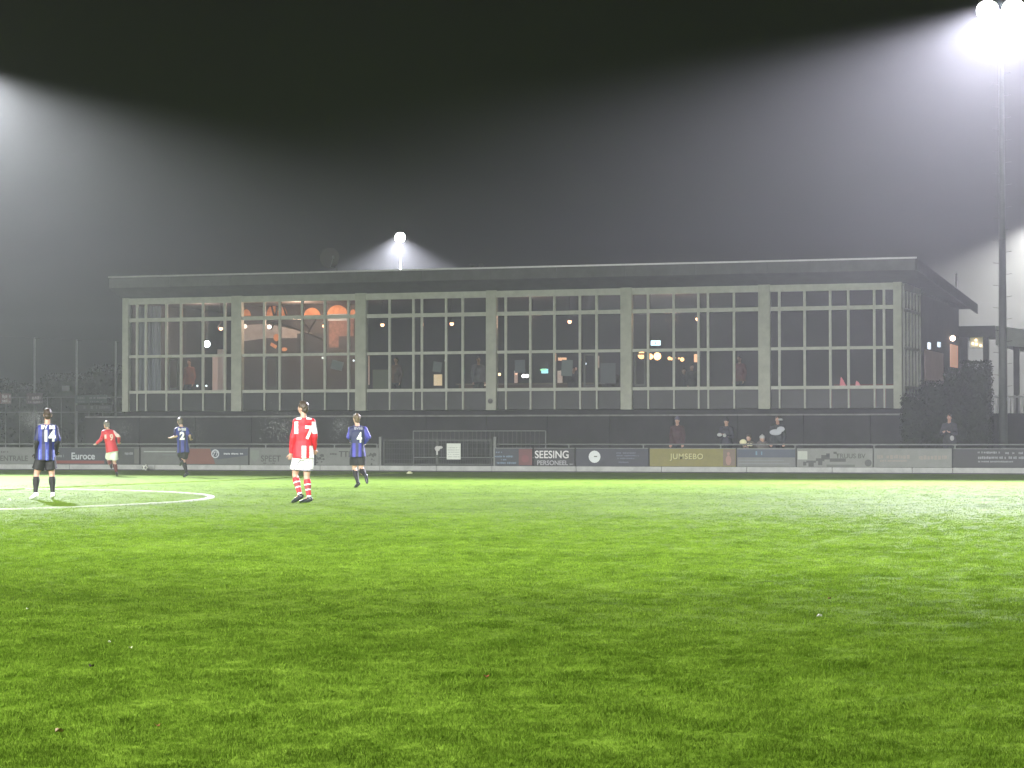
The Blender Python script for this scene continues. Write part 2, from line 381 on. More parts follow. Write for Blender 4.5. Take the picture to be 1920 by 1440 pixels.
dk = flat('ink_dark', (.05,.055,.05)); pl = flat('ink_pale', (.50,.53,.55)); mp = flat('ink_mid', (.22,.23,.24)); md = flat('ink_muted_dark', (.055,.06,.055)); wh = flat('ink_white', (.75,.75,.75))
def mk(root, X, Z, rows, m):
    mb = MB()
    for (a, b, y, h, sd) in rows: marks(mb, X(a), X(b), Z(y), h*.0173, -.016, sd)
    return tag(mb.build('small_print', m, root), kind='stuff')
Y_ = -.017
B, X, Z = board(-190, -70, (.10,.12,.20), 'dark blue board at the far left end of the row'); 
B, X, Z = board(-68, 66, (.27,.30,.27), 'grey green board reading CENTRALE left of the standing blue player')
put_text('lettering', 'CENTRALE', X(22), Y_, Z(862), .20, md, B, bold=.02); mk(B, X, Z, [(2,16,849,4,1)], md)
B, X, Z = board(68, 199, (.055,.075,.11), 'dark blue board with pale Euroce lettering over a red strip')
put_text('lettering', 'Euroce', X(156), Y_, Z(857), .24, pl, B, bold=.02); patch(B, X, Z, 104, 196, 866, 872, (.20,.04,.03), 'red_strip'); mk(B, X, Z, [(106,120,857,6,9)], mp)
B, X, Z = board(201, 262, (.075,.09,.085), 'dark green grey board behind the running player in red')
patch(B, X, Z, 252, 261, 842, 872, (.11,.11,.10)); mk(B, X, Z, [(232,250,852,6,4)], mp)
B, X, Z = board(264, 345, (.20,.23,.20), 'grey green board with faint bands behind the football')
patch(B, X, Z, 270, 330, 847, 849, (.3,.33,.3)); patch(B, X, Z, 305, 330, 853, 855.5, (.13,.15,.14))
B, X, Z = board(347, 466, (.16,.19,.18), 'board with brown red left block and dark banner with round emblem')
MB().add([(X(348),-.015,Z(842)),(X(394),-.015,Z(842)),(X(404),-.015,Z(872)),(X(348),-.015,Z(872))],[(0,3,2,1)]).build('brown_block', flat('brown_red', (.17,.065,.045)), B)
MB().add([(X(395),-.015,Z(842)),(X(465),-.015,Z(842)),(X(465),-.015,Z(855)),(X(410),-.015,Z(863)),(X(401),-.015,Z(860))],[(0,4,3,2,1)]).build('dark_banner', flat('dark_banner', (.05,.06,.08)), B)
mb = MB(); c_ = Vector((X(404), -.018, Z(852)))
for i in range(24):
    t0, t1 = 2*math.pi*i/24, 2*math.pi*(i+1)/24
    mb.add([c_+Vector((math.cos(t)*r_, 0, math.sin(t)*r_)) for t, r_ in ((t0,.11),(t1,.11),(t1,.15),(t0,.15))], [(0,3,2,1)])
mb.build('round_emblem', pl, B); put_text('lettering', '77', c_.x, -.019, c_.z, .15, pl, B, bold=.014)
mk(B, X, Z, [(420,456,852,3.5,5)], pl)
B, X, Z = board(468, 590, (.26,.29,.26), 'grey green board reading SPEET left of the red striped player')
put_text('lettering', 'SPEET', X(508), Y_, Z(861), .21, md, B, bold=.014); patch(B, X, Z, 490, 526, 853, 854.5, (.14,.15,.14)); mk(B, X, Z, [(494,500,870,3,2),(508,516,870,3,3)], md)
MB().add([(X(470),-.015,Z(845)),(X(486),-.015,Z(845)),(X(486),-.015,Z(858)),(X(478),-.015,Z(869)),(X(470),-.015,Z(858))],[(0,4,3,2,1)]).build('shield_emblem', flat('shield', (.17,.2,.17)), B)
B, X, Z = board(592, 711, (.27,.30,.27), 'grey green board reading TTL beside the gate')
put_text('lettering', 'TTL', X(648), Y_, Z(852), .20, md, B, bold=.014); patch(B, X, Z, 612, 660, 869, 871, (.16,.17,.16)); mk(B, X, Z, [(619,632,852,4,6)], md)
mb = MB()
for i in range(26):
    cx_, cz_ = X(599+random.uniform(-7,8)), Z(862+random.uniform(-9,9)); q_ = random.uniform(.02,.05); mb.ball((cx_, -.015, cz_), (q_, .002, q_*.7), 7, 4)
for i in range(10):
    cx_, cz_ = X(698+random.gauss(0,4)), Z(856+random.gauss(0,5)); q_ = random.uniform(.02,.06); mb.ball((cx_, -.016, cz_), (q_*.8, .002, q_), 7, 4)
tag(mb.build('leafy_print', dk, B), kind='stuff')
B, X, Z = board(928, 999, (.05,.065,.10), 'dark blue board with small script right of the gate')
mk(B, X, Z, [(930,942,848,3,1),(928,962,856,4,2),(940,950,862,3,3),(930,968,868,4,4)], flat('ink_blue', (.13,.19,.26)))
patch(B, X, Z, 973, 998, 842, 872, (.13,.04,.04), 'red_block'); MB().ball((X(985), -.013, Z(860)), (.16,.004,.15)).build('apple_emblem', flat('apple', (.17,.045,.05)), B)
B, X, Z = board(1001, 1078, (.045,.05,.065), 'dark board reading SEESING PERSONEEL')
put_text('lettering', 'SEESING', X(1035), Y_, Z(852), .25, flat('ink_seesing', (.62,.62,.62)), B, bold=.014, sx=.93); put_text('lettering', 'PERSONEEL', X(1036), Y_, Z(867.5), .155, flat('ink_seesing2', (.33,.33,.35)), B, bold=.02, sx=.98)
mk(B, X, Z, [(1068,1076,870,3,8)], mp)
B, X, Z = board(1080, 1216, (.045,.055,.10), 'dark blue board with a white disc left of the yellow board')
MB().ball((X(1115), -.013, Z(856)), (.20,.006,.20), 24, 8).build('white_disc', flat('disc', (.62,.66,.66)), B)
MB().box(X(1114), X(1120), -.022, -.020, Z(856.5), Z(854.5)).build('disc_mark', dk, B)
mk(B, X, Z, [(1156,1192,849,3,11),(1156,1198,854,3,12),(1158,1190,859,3,13),(1160,1180,866,3,14)], flat('ink_b3', (.11,.12,.17)))
B, X, Z = board(1218, 1380, (.30,.27,.06), 'mustard yellow board reading JUMSEBO with a pinkish figure at its right')
put_text('lettering', 'JUMSEBO', X(1288), Y_-.001, Z(856.5), .235, flat('ink_yel', (.45,.43,.18)), B, bold=.014, space=1.1)
put_text('lettering', 'JUMSEBO', X(1289.2), Y_, Z(857.6), .235, flat('ink_yeld', (.12,.11,.04)), B, bold=.014, space=1.1)
patch(B, X, Z, 1356, 1379, 842, 872, (.15,.11,.08)); MB().ball((X(1366), -.014, Z(850)), (.05,.004,.06)).ball((X(1366), -.014, Z(862)), (.10,.004,.16)).build('figure_print', flat('fig', (.28,.16,.13)), B)
B, X, Z = board(1382, 1492, (.24,.26,.25), 'board with dark blue upper band and pale lined lower half')
patch(B, X, Z, 1383, 1491, 842, 856.5, (.045,.06,.09), 'blue_band'); mk(B, X, Z, [(1417,1430,849,9,3)], flat('ink_cy', (.10,.2,.27))); patch(B, X, Z, 1385, 1470, 861, 863, (.16,.18,.18)); patch(B, X, Z, 1385, 1480, 867, 868.5, (.18,.2,.2))
B, X, Z = board(1494, 1637, (.30,.33,.29), 'pale board with dark machine silhouette and blocky lettering')
patch(B, X, Z, 1496, 1514, 845, 860, (.38,.41,.36)); mb = MB()
for (q0,q1,t,u) in ((1506,1512,864,871),(1512,1530,862,866),(1530,1546,858,863),(1540,1556,852,860),(1534,1542,862,870),(1516,1526,866,873),(1549,1556,849,856),(1556,1586,858,864),(1563,1569,846,850)):
    mb.box(X(q0), X(q1), -.0165, -.0155, Z(u), Z(t))
tag(mb.build('machine_print', md, B), kind='stuff')
put_text('lettering', 'TRUUS BV', X(1595), Y_, Z(853.5), .15, md, B, bold=.014); MB().box(X(1550), X(1603), -.0175, -.0165, Z(873.5), Z(869)).build('dark_bar', flat('bar_dk', (.10,.11,.10)), B)
MB().ball((X(1628), -.013, Z(866)), (.11,.004,.11), 16, 8).build('round_emblem', md, B)
B, X, Z = board(1639, 1785, (.30,.33,.29), 'pale board with faint brownish lettering left of the dark end board')
mk(B, X, Z, [(1645,1706,855,8,21),(1716,1778,856,8,22),(1650,1700,862,4,23)], flat('ink_br', (.24,.22,.19)))
B, X, Z = board(1787, 1960, (.05,.055,.065), 'dark board with rows of small pale text below the floodlight mast')
mk(B, X, Z, [(1832,1875,847,4,31),(1885,1920,848,4,32),(1834,1925,856,5,33),(1834,1900,863,3,34)], mp)
B, X, Z = board(1962, 2120, (.2,.22,.2), 'grey board at the far right end of the row')

# ---------------------------------------------------------------- clubhouse
FY = 86.0
def fx(px): return P(px, 660, FY).x
def fz(py, Y=FY): return P(960, py, Y).z
ZT0, ZT1, Z1a, Z1b, Z2, Z3, ZBOT = fz(545), fz(557), fz(584), fz(592), fz(660), fz(730.5), fz(768)
XL, XR = fx(232), fx(1692)
DEP = 15.5
club = empty('clubhouse', ((XL+XR)/2, FY, 0), label='long dark clubhouse with a wall of pale framed windows behind the pitch', cat='building')
def part(mb, name, m, parent=club, **k):
    o = mb.build(name, m, parent, **k); o.data.transform(Matrix.Translation(-Vector(club.location))); return o
# plinth, floor, walls
part(MB().box(XL, XR, FY+.15, FY+DEP, 0, ZBOT-.02), 'plinth', M['darkwall'])
part(MB().box(XL+.1, XR-.1, FY+.2, FY+DEP-.2, ZBOT, ZBOT+.05), 'floor', M['infloor'])
part(MB().box(XL, XR, FY+DEP-.15, FY+DEP, ZBOT, ZT0-.2).box(XL, XL+.2, FY+.16, FY+DEP-.16, ZBOT, ZT0-.1), 'wall', M['inwall'])
part(MB().box(XR-.2, XR, FY+4.2, FY+DEP-.16, ZBOT, ZT0-.2), 'side_wall', M['darkwall'])
part(MB().box(XL+.25, XR-.25, FY+.25, FY+DEP-.2, ZT0-.14, ZT0-.06), 'ceiling', M['inwall'])
# roof: higher at the pitch side, falling to the back
OV = 1.0
rx0, rx1 = P(205, 520, FY-OV).x, P(1716, 490, FY-OV).x
zf1, zf0 = P(960, 501.5, FY-OV).z, P(960, 523, FY-OV).z
zs0 = P(960, 545, FY-.1).z
bz = P(1826, 570, FY+DEP+OV).z
rx1b = P(1826, 570, FY+DEP+OV).x
bd = zf1-bz
v = [(rx0,FY-OV,zf1),(rx1,FY-OV,zf1),(rx1,FY+DEP+OV,zf1-bd),(rx0,FY+DEP+OV,zf1-bd)]
v += [(x, y, z-.22) for x, y, z in v]
part(MB().add(v, [(0,1,2,3),(7,6,5,4),(0,4,5,1),(1,5,6,2),(2,6,7,3),(3,7,4,0)]), 'roof', M['roof'])
nb = 12
for i in range(nb):
    xa, xb = rx0+(rx1-rx0)*i/nb, rx0+(rx1-rx0)*(i+1)/nb
    part(MB().box(xa+.004, xb-.004, FY-OV-.04, FY-OV-.002, zf0, zf1-.03), 'fascia_board', M['fascia'], bevel=.006)
part(MB().box(rx0-.02, rx1+.05, FY-OV-.07, FY-OV+.05, zf1-.028, zf1+.03), 'roof_trim', M['edge'])
# sloping side fascia
for i in range(5):
    t0, t1 = i/5, (i+1)/5; y0, y1 = FY-OV+(DEP+2*OV)*t0, FY-OV+(DEP+2*OV)*t1; z0, z1 = zf1-bd*t0, zf1-bd*t1; h = zf1-zf0
    vv = [(rx1+.01,y0,z0-.02),(rx1+.01,y1,z1-.02),(rx1+.01,y1,z1-h),(rx1+.01,y0,z0-h)]; vv += [(x+.04,y,z) for x,y,z in vv]
    part(MB().add(vv, [(0,1,2,3),(7,6,5,4),(0,4,5,1),(2,6,7,3),(1,5,6,2),(3,7,4,0)]), 'verge_board', M['soffit'])
part(MB().add([(rx0,FY-OV,zf0),(rx1,FY-OV,zf0),(rx1,FY+.1,zs0),(rx0,FY+.1,zs0),(rx0,FY-OV,zf0-.02),(rx1,FY-OV,zf0-.02),(rx1,FY+.1,zs0-.02),(rx0,FY+.1,zs0-.02)],[(0,1,2,3),(7,6,5,4),(0,4,5,1),(2,6,7,3),(1,5,6,2),(3,7,4,0)]), 'soffit', M['soffit'])
part(MB().box(XR-.1, XR+.02, FY+.1, FY+DEP, ZT0-.1, zf1-.9), 'gable_panel', M['darkwall'])
# window bays
posts = [(232,243),(436,455),(668,688),(913,932),(1165,1186),(1423,1445),(1676,1692)]
mull = [(257.5,274,312.5,340,381,422),(496,525,567,609.5,653.7),(731,775.6,791.5,837,868),(948.7,994.8,1040,1087.7,1119),(1215.5,1263.7,1310,1328,1376.6),(1461.7,1509,1557,1591,1639.7,1658)]
sash = [(317,336),(498,521),None,(1095,1117),(1190,1211),None]
for a, b in posts: part(MB().box(fx(a), fx(b), FY-.14, FY+.14, ZBOT-.02, ZT0+.02), 'post', M['postp'], bevel=.01)
def hbar(mb, xa, xb, z, h, y0=-.04, y1=.05): return mb.box(xa, xb, FY+y0, FY+y1, z-h/2, z+h/2)
for i in range(6):
    xa, xb = fx(posts[i][1])+.003, fx(posts[i+1][0])-.003
    W = part(hbar(MB(), xa, xb, (ZT0+ZT1)/2, ZT0-ZT1, -.10, .08), 'window', M['frame'])
    W['label'] = 'window bay, %s from the left' % ('first','second','third','fourth','fifth','sixth')[i]
    for z, h in (((Z1a+Z1b)/2, .15), (Z2, .11), (Z3, .12)):
        part(hbar(MB(), xa, xb, z, h), 'transom', M['frame'], W)
    ms = [fx(q) for q in mull[i]]
    for x in ms:
        part(MB().box(x-.045, x+.045, FY-.055, FY+.055, Z3+.062, ZT1-.002), 'mullion', M['frame'], W)
        part(MB().box(x-.03, x+.03, FY-.03, FY+.03, ZBOT, Z3-.062), 'lower_mullion', M['frame'], W)
    xs = [xa]+ms+[xb]
    for k in range(len(xs)-1):
        x0, x1 = xs[k]+(.046 if k else .002), xs[k+1]-(.046 if k < len(xs)-2 else .002)
        for (z0, z1) in ((Z3+.062, Z2-.057), (Z2+.057, (Z1a+Z1b)/2-.077), ((Z1a+Z1b)/2+.077, ZT1-.003)):
            ty = random.uniform(-.006, .006)
            part(MB().box(x0, x1, FY+.0+ty, FY+.012+ty, z0, z1), 'pane', M['glass'], W)
        part(MB().box(x0+.0, x1-.0, FY+.035, FY+.055, ZBOT+.01, Z3-.063), 'spandrel_panel', M['spandrel'], W)
    if sash[i]:
        a, b = fx(sash[i][0]), fx(sash[i][1]); z0, z1 = Z3+.10, Z2-.10; mb = MB()
        mb.box(a, a+.07, FY-.05, FY-.012, z0, z1).box(b-.07, b, FY-.05, FY-.012, z0, z1).box(a+.071, b-.071, FY-.05, FY-.012, z0, z0+.07).box(a+.071, b-.071, FY-.05, FY-.012, z1-.07, z1)
        part(mb, 'casement', M['darkmetal'], W)
# glazed return at the right end
W = part(MB().box(XR-.06, XR+.06, FY+.145, FY+4.2, ZT1, ZT0), 'window', M['frame']); W['label'] = 'side window on the right end wall'
for k in range(6):
    y = FY+.3+k*.78; part(MB().box(XR-.05, XR+.05, y-.04, y+.04, ZBOT, ZT1-.002), 'mullion', M['frame'], W)
    if k < 5:
        for z0, z1 in ((Z3+.05, Z2-.05), (Z2+.05, Z1b-.05), (Z1b+.05, ZT1-.01)): part(MB().box(XR-.006, XR+.006, y+.042, y+.738, z0, z1), 'pane', M['glass'], W)
        part(MB().box(XR-.02, XR+.02, y+.042, y+.738, ZBOT, Z3-.05), 'spandrel_panel', M['spandrel'], W)
for z in (Z3, Z2, Z1b): part(MB().box(XR-.055, XR+.055, FY+.145, FY+4.2, z-.05, z+.05), 'transom', M['frame'], W)
# camera or hook on post 4 and small things on the roof
vd = MB().ball((fx(922), FY-.19, P(922,752,FY).z), (.10,.06,.10)).tube((fx(922), FY-.14, P(922,752,FY).z), (fx(922), FY-.19, P(922,752,FY).z), .03).build('security_camera', flat('cam_grey', (.18,.18,.18)))
tag(vd, 'small grey dome camera low on the pale post in mid facade', 'camera')
p = P(628, 497, FY+1); zr = zf1 - bd*(1.0+OV)/(DEP+2*OV)
dish = empty('satellite_dish', (p.x, FY+1, zr+.35), label='dark round satellite dish on the roof edge left of the distant floodlight', cat='satellite dish')
mb = MB(); c_ = Vector((-.25, 0, .45))
for j in range(5):
    r0, r1 = .42*j/5, .42*(j+1)/5
    for i in range(20):
        t0, t1 = 2*math.pi*i/20, 2*math.pi*(i+1)/20
        mb.add([c_+Vector((math.cos(t)*q, .35*q*q-.02, math.sin(t)*q)) for t, q in ((t0,r0),(t1,r0),(t1,r1),(t0,r1))], [(0,3,2,1)])
for i in range(20):
    t0, t1 = 2*math.pi*i/20, 2*math.pi*(i+1)/20
    mb.add([c_+Vector((math.cos(t)*.42, .042+q, math.sin(t)*.42)) for t, q in ((t0,0),(t1,0),(t1,.03),(t0,.03))], [(0,1,2,3)])
mb.build('reflector', flat('dish_grey', (.05,.045,.04)), dish, True)
MB().tube((-.25,.06,.45),(0,.1,.1),.025).tube((0,.1,.1),(0,.1,-.45),.035).build('bracket', M['metal'], dish)
MB().tube((-.05,-.35,.05),(.12,-.45,.42),.02).ball((.12,-.45,.44), .06).tube((-.05,-.35,.05),(0,.1,.1),.018).build('feed_arm', M['metal'], dish)
p = P(893, 505, FY-.6); vt = empty('roof_vent', (p.x, FY-.6, zf1-.02), label='pair of small dark vent cowls on the roof edge near mid facade', cat='vent')
for dx in (-.18, .2): MB().tube((dx,0,0),(dx,0,.12),.05).ball((dx,0,.16), (.12,.12,.08)).build('cowl', M['darkmetal'], vt)
for k, q in enumerate((1010, 1240)):
    pp = P(q, 500, FY)
# interior: mural, lamps, furniture
def thing(mb, name, m, label, cat, group=None, smooth=False):
    return tag(mb.build(name, m, smooth=smooth), label, cat, group)
IY = FY+4.5
ml = empty('wall_mural', (fx(570), IY+.12, 0), label='painted mural of orange arcs and grey hill inside the second window bay', cat='mural')
def mrel(mb, name, m, **k):
    o = mb.build(name, m, ml, **k); o.data.transform(Matrix.Translation(-Vector(ml.location))); return o
def ip(px, py, Y=IY): return P(px, py, Y)
a, b = ip(452, 560), ip(668, 735)
mrel(MB().box(a.x, b.x, IY+.1, IY+.2, b.z, a.z), 'panel', flat('mural_base', (.05,.045,.045)))
OR = mat('mural_orange', (.75,.26,.10), .6, .25, 3, c2=(.8,.4,.2))
def fan(cx, cy, rx, ry, m, name, y, t0=0, t1=math.pi, n=18):
    c = ip(cx, cy, y); mb = MB(); vs = [c]+[ip(cx+rx*math.cos(t0+(t1-t0)*i/n), cy-ry*math.sin(t0+(t1-t0)*i/n), y) for i in range(n+1)]
    vs += [q+Vector((0,.008,0)) for q in vs]; k = n+2
    mb.add(vs, [(0, i+1, i+2)[::1] for i in range(n)] + [(i+1, k+i+1, k+i+2, i+2) for i in range(n)]); return mrel(mb, name, m)
fan(633, 592, 20, 20, OR, 'orange_arc', IY+.08); fan(585, 594, 16, 17, OR, 'orange_arc', IY+.08); fan(519, 597, 20, 30, OR, 'orange_arc', IY+.085); fan(462, 592, 8, 12, OR, 'orange_arc', IY+.08); fan(662, 590, 6, 10, OR, 'orange_arc', IY+.08)
GR = mat('mural_grey', (.42,.40,.40), .7, .2, 3)
mb = MB(); top = [(455,610),(500,607),(520,611),(548,617),(575,622),(592,626),(600,634)]
vs = [ip(x, y, IY+.07) for x, y in top]+[ip(x, 634 if i < 6 else 640, IY+.07) for i, (x, y) in enumerate(reversed(top))]
mrel(MB().add(vs, [tuple(range(len(vs)))]), 'grey_hill', GR)
mrel(MB().box(ip(616,600).x, ip(662,600).x, IY+.072, IY+.08, ip(0,660).z, ip(0,603).z), 'brick_patch', mat('mural_brick', (.30,.17,.14), .8, .4, 9))
mrel(MB().box(ip(614,600).x, ip(650,600).x, IY+.060, IY+.068, ip(0,612).z, ip(0,600).z), 'sky_patch', flat('mural_sky', (.5,.55,.6)))
mrel(MB().box(ip(556,600).x, ip(606,600).x, IY+.055, IY+.065, ip(0,672).z, ip(0,634).z), 'dark_screen', flat('screen_dk', (.02,.02,.022)))
mrel(MB().box(ip(634,600).x, ip(668,600).x, IY+.055, IY+.065, ip(0,662).z, ip(0,640).z), 'dark_screen', flat('screen_dk2', (.02,.02,.022)))
mb = MB()
for pts in (((509,572),(514,592)),((524,570),(516,592)),((519,572),(519,592)),((530,572),(537,592)),((560,595),(580,618),(578,624)),((596,592),(580,618)),((500,603),(530,608),(600,634),(606,640)),((508,618),(514,606))):
    mb.path([ip(x, y, IY+.04) for x, y in pts], .035, 6)
mrel(mb, 'branches', flat('branch_black', (.015,.012,.01)))
mb = MB()
mb.ball(ip(518,633,IY+.06), (.13,.01,.16)).cbox(ip(513,648,IY+.06), .30, .01, .14, rot=(0,.5,0)).ball(ip(533,655,IY+.06),(.14,.01,.08))
mrel(mb, 'orange_figure', OR)
# curtain in the first bay
mb = MB(); x = ip(256,600,FY+.5).x; xe = ip(304,600,FY+.5).x; vs = []; n = 60
for i in range(n+1):
    t = i/n; xx = x+(xe-x)*t; yy = FY+.45+.05*math.sin(t*55)+.03*math.sin(t*21+1)
    vs += [(xx, yy, Z3+.03), (xx, yy, ZT1-.05)]
cu = MB().add(vs, [(2*i, 2*i+2, 2*i+3, 2*i+1) for i in range(n)])
thing(cu, 'net_curtain', mat('net_curtain_fabric', (.42,.42,.46), .9, .15, 5, stretch=(6,1,.3)), 'pale net curtain hanging inside the first window bay', 'curtain', smooth=True)
# warm lit blocks
def lit(name, px0, px1, py0, py1, Y, c, s, label, cat, thick=.08, group=None):
    a, b = P(px0, py0, Y), P(px1, py1, Y)
    o = MB().box(a.x, b.x, Y, Y+thick, b.z, a.z).build(name, lamp_mat(name+'_glow', c, s), bevel=.015); return tag(o, label, cat, group)
lit('exit_sign', 1220, 1238, 638.5, 647.5, FY+3.5, (.62,.85,1.0), 3.0, 'pale blue lit emergency exit sign inside the fifth window bay', 'sign', .06)
put_text('arrow_mark', '↓', *(P(1229, 643, FY+3.49)), .12, dk, None) if False else None
es_ = MB(); c_ = P(1229, 643, FY+3.49); es_.box(c_.x-.012, c_.x+.012, c_.y-.004, c_.y, c_.z-.04, c_.z+.05).add([(c_.x-.04,c_.y-.004,c_.z-.02),(c_.x+.04,c_.y-.004,c_.z-.02),(c_.x,c_.y-.004,c_.z-.07)],[(0,1,2)])
es_.build('arrow_mark', flat('arrow', (.1,.3,.3)), bpy.data.objects['exit_sign'])
tv = lit('till_screen', 1014.5, 1027, 690.5, 700, FY+5, (.35,.85,.95), 1.6, 'small cyan lit screen behind the bar in the fourth window bay', 'screen')
MB().box(P(1013,702.5,FY+5).x, P(1024,702.5,FY+5).x, FY+4.98, FY+5.0, P(0,704.5,FY+5).z, P(0,702.3,FY+5).z).build('status_light', lamp_mat('green_glow', (.3,1,.2), 1.6), tv)
MB().box(P(1013,702.5,FY+5).x, P(1028,702.5,FY+5).x, FY+5.0, FY+5.1, P(0,702,FY+5).z, P(0,689,FY+5).z).build('bezel', dk, tv)
lit('wall_heater', 1301, 1310, 664, 679, FY+6, (1,.42,.16), 1.7, 'glowing orange upright heater in the fifth window bay', 'heater')
lit('lit_doorway', 398, 407, 668, 733, FY+7, (1,.55,.42), .30, 'dim pinkish lit doorway edge in the first window bay', 'doorway', .1)  # door edge glows in place of light falling on it
lit('lit_wall_panel', 407.5, 419, 655, 733, FY+7, (.9,.55,.45), .12, 'wall panel with faint pink light given as glow, right of the lit doorway', 'panel', .1)  # light on the wall is put into its emission
# red-orange jacket like shapes and posters stuck to the glass
def poster(px, py, w_, h_, rot, c, label, Y=FY+.10):
    o = MB().cbox((0,0,0), w_, .006, h_).build('poster', flat('poster_%d' % px, c)); o.location = P(px, py, Y); o.rotation_euler = (0, R(rot), 0)
    return tag(o, label, 'poster', 'notices hung inside the windows')
poster(632, 685, .50, .36, 14, (.30,.33,.30), 'tilted grey green sheet in the second window bay')
poster(1063, 690, .44, .62, 3, (.25,.27,.25), 'grey sheet beside the orange light in the fourth window bay')
poster(975, 687, .42, .50, -2, (.22,.22,.24), 'dim grey sheet near the left of the fourth window bay')
poster(716, 712, .78, .80, 0, (.19,.19,.12), 'large olive panel low in the third window bay')
poster(820, 688, .36, .40, 8, (.24,.25,.24), 'grey sheet above the lit paper in the third window bay')
poster(1140, 700, .60, .78, 0, (.17,.16,.17), 'wide dim panel at the right end of the fourth bay')
lit('lit_paper', 813, 828, 702, 723, FY+2.0, (1,.66,.30), .75, 'yellowish paper with its light given as glow in the third window bay', 'lantern')  # no lamp: the paper emits the light that falls on it
# pendants and small lamps
def bulb(px, py, Y, r, c, s, name, label, group=None, cord=.0, shade=False):
    r *= 1.2; p = P(px, py, Y); root = empty(name, p, label=label, cat='lamp', group=group)
    MB().ball((0,0,0), r, 10, 8).build('bulb', lamp_mat('bulb_%d_%d' % (px, py), c, s), root, True)
    if shade: MB().loft([((0,0,r*.5), r*1.9, r*1.9, None), ((0,0,r*2.2), r*.6, r*.6, None)], 12).build('lamp_shade', M['darkmetal'], root)
    if cord: MB().tube((0,0,r), (0,0,ZT0-.14-p.z), .012, n=5).build('cord', M['darkmetal'], root)
    return root
RO = (1,.28,.10); WA = (1,.52,.20)
for i, (px, py) in enumerate(((414,616),(608,611),(717,609),(847,607),(1068,603),(1308,598))):
    bulb(px, py, FY+1.6, .065, (1,.42,.22), 9, 'pendant_lamp', 'small red orange pendant lamp high in the %s window bay' % ('first','second','third','third','fourth','fifth')[i] + (', left one' if i == 2 else ', right one' if i == 3 else ''), 'row of small pendant lamps in the clubhouse', .1, True)
bulb(505, 613, FY+1.4, .07, (1,.72,.62), 6, 'wall_lamp', 'pinkish lamp in front of the mural in the second bay')
bulb(459, 612, FY+1.6, .08, (1,.7,.55), 2, 'wall_lamp', 'dim lamp at the left edge of the mural')
bulb(388, 645, FY+3, .115, (1,1,1), 14, 'globe_lamp', 'bright white globe lamp inside the first window bay', cord=.1)
for i, (px, py, r_, s_) in enumerate(((1203,666,.13,5),(1219,668.5,.10,6),(1232.5,668,.13,8),(1255,672,.06,4),(1259,673,.05,3),(1279,674,.07,5),(1266,671,.03,2),(1273,672,.035,3))):
    bulb(px, py, FY+7, r_, (1,.46,.16), s_, 'bar_lamp', ('leftmost large orange bar lamp','second of the large orange bar lamps','brightest orange bar lamp below the exit sign','tiny orange lamp just right of the brightest','tiny orange lamp in a close pair','small orange lamp left of the heater','faintest speck among the orange lamps','faint orange speck beside the small lamp')[i], 'orange lamps over the bar')
for i, (px, py, c, s_, r_) in enumerate(((905,705,(.8,.9,1),3,.035),(911,705.5,(1,.7,.4),8,.06),(936.5,702,(1,.6,.3),5,.05),(909,720,(1,.75,.5),3,.05),(981.5,705,(1,.85,.8),9,.06),(988,705,(1,.9,.9),9,.06),(968,700,(1,.5,.3),2,.05),(1097.5,682,(.9,.9,1),3,.04),(836,676,(.8,.8,.7),.8,.05),(370,723.5,(.9,1,1),3,.035),(387,723.5,(.9,1,1),3,.035),(605,671,(1,1,.9),1.5,.04),(663,676,(.9,.95,1),2,.035))):
    bulb(px, py, FY+4.2, r_, c, s_, 'table_light', 'tiny light %s' % ('bluish beside the fourth post','warm just left of the fourth post','warm just right of the fourth post','dim warm below the one at the fourth post','left of a close white pair','right of a close white pair','dull orange left of the white pair','white in the right casement of the fourth bay','dull in the upper third bay','pair member left in the first bay','pair member right in the first bay','dull white high in the second bay','bluish right of the tilted sheet')[i], 'small lights inside the clubhouse')
lit('orange_lamp', 1046, 1060, 670.5, 676, FY+4.4, (1,.45,.18), 1.3, 'orange lampshade left of the grey sheet in the fourth bay', 'lampshade', .2)
lit('red_lamp', 1069, 1079, 689, 694, FY+4.6, (1,.3,.2), .35, 'dull red lampshade right of the grey sheet in the fourth bay', 'lampshade', .2)
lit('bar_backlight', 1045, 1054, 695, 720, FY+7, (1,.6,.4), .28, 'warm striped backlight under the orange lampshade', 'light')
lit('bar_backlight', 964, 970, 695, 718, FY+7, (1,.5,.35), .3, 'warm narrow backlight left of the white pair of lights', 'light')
lit('bar_backlight', 739, 741, 660, 725, FY+7, (1,.5,.35), .0, 'dark upright strip', 'strip') if False else None
for i, px in enumerate((691.5, 1122.5)):
    lit('glowing_strip', px-.8, px+.8, 667, 722 if not i else 690, FY+1.2, (1,.55,.35), .5, 'thin glowing upright strip %s' % ('at the left of the third bay' if not i else 'right of the fourth bay casement'), 'strip light', .03)
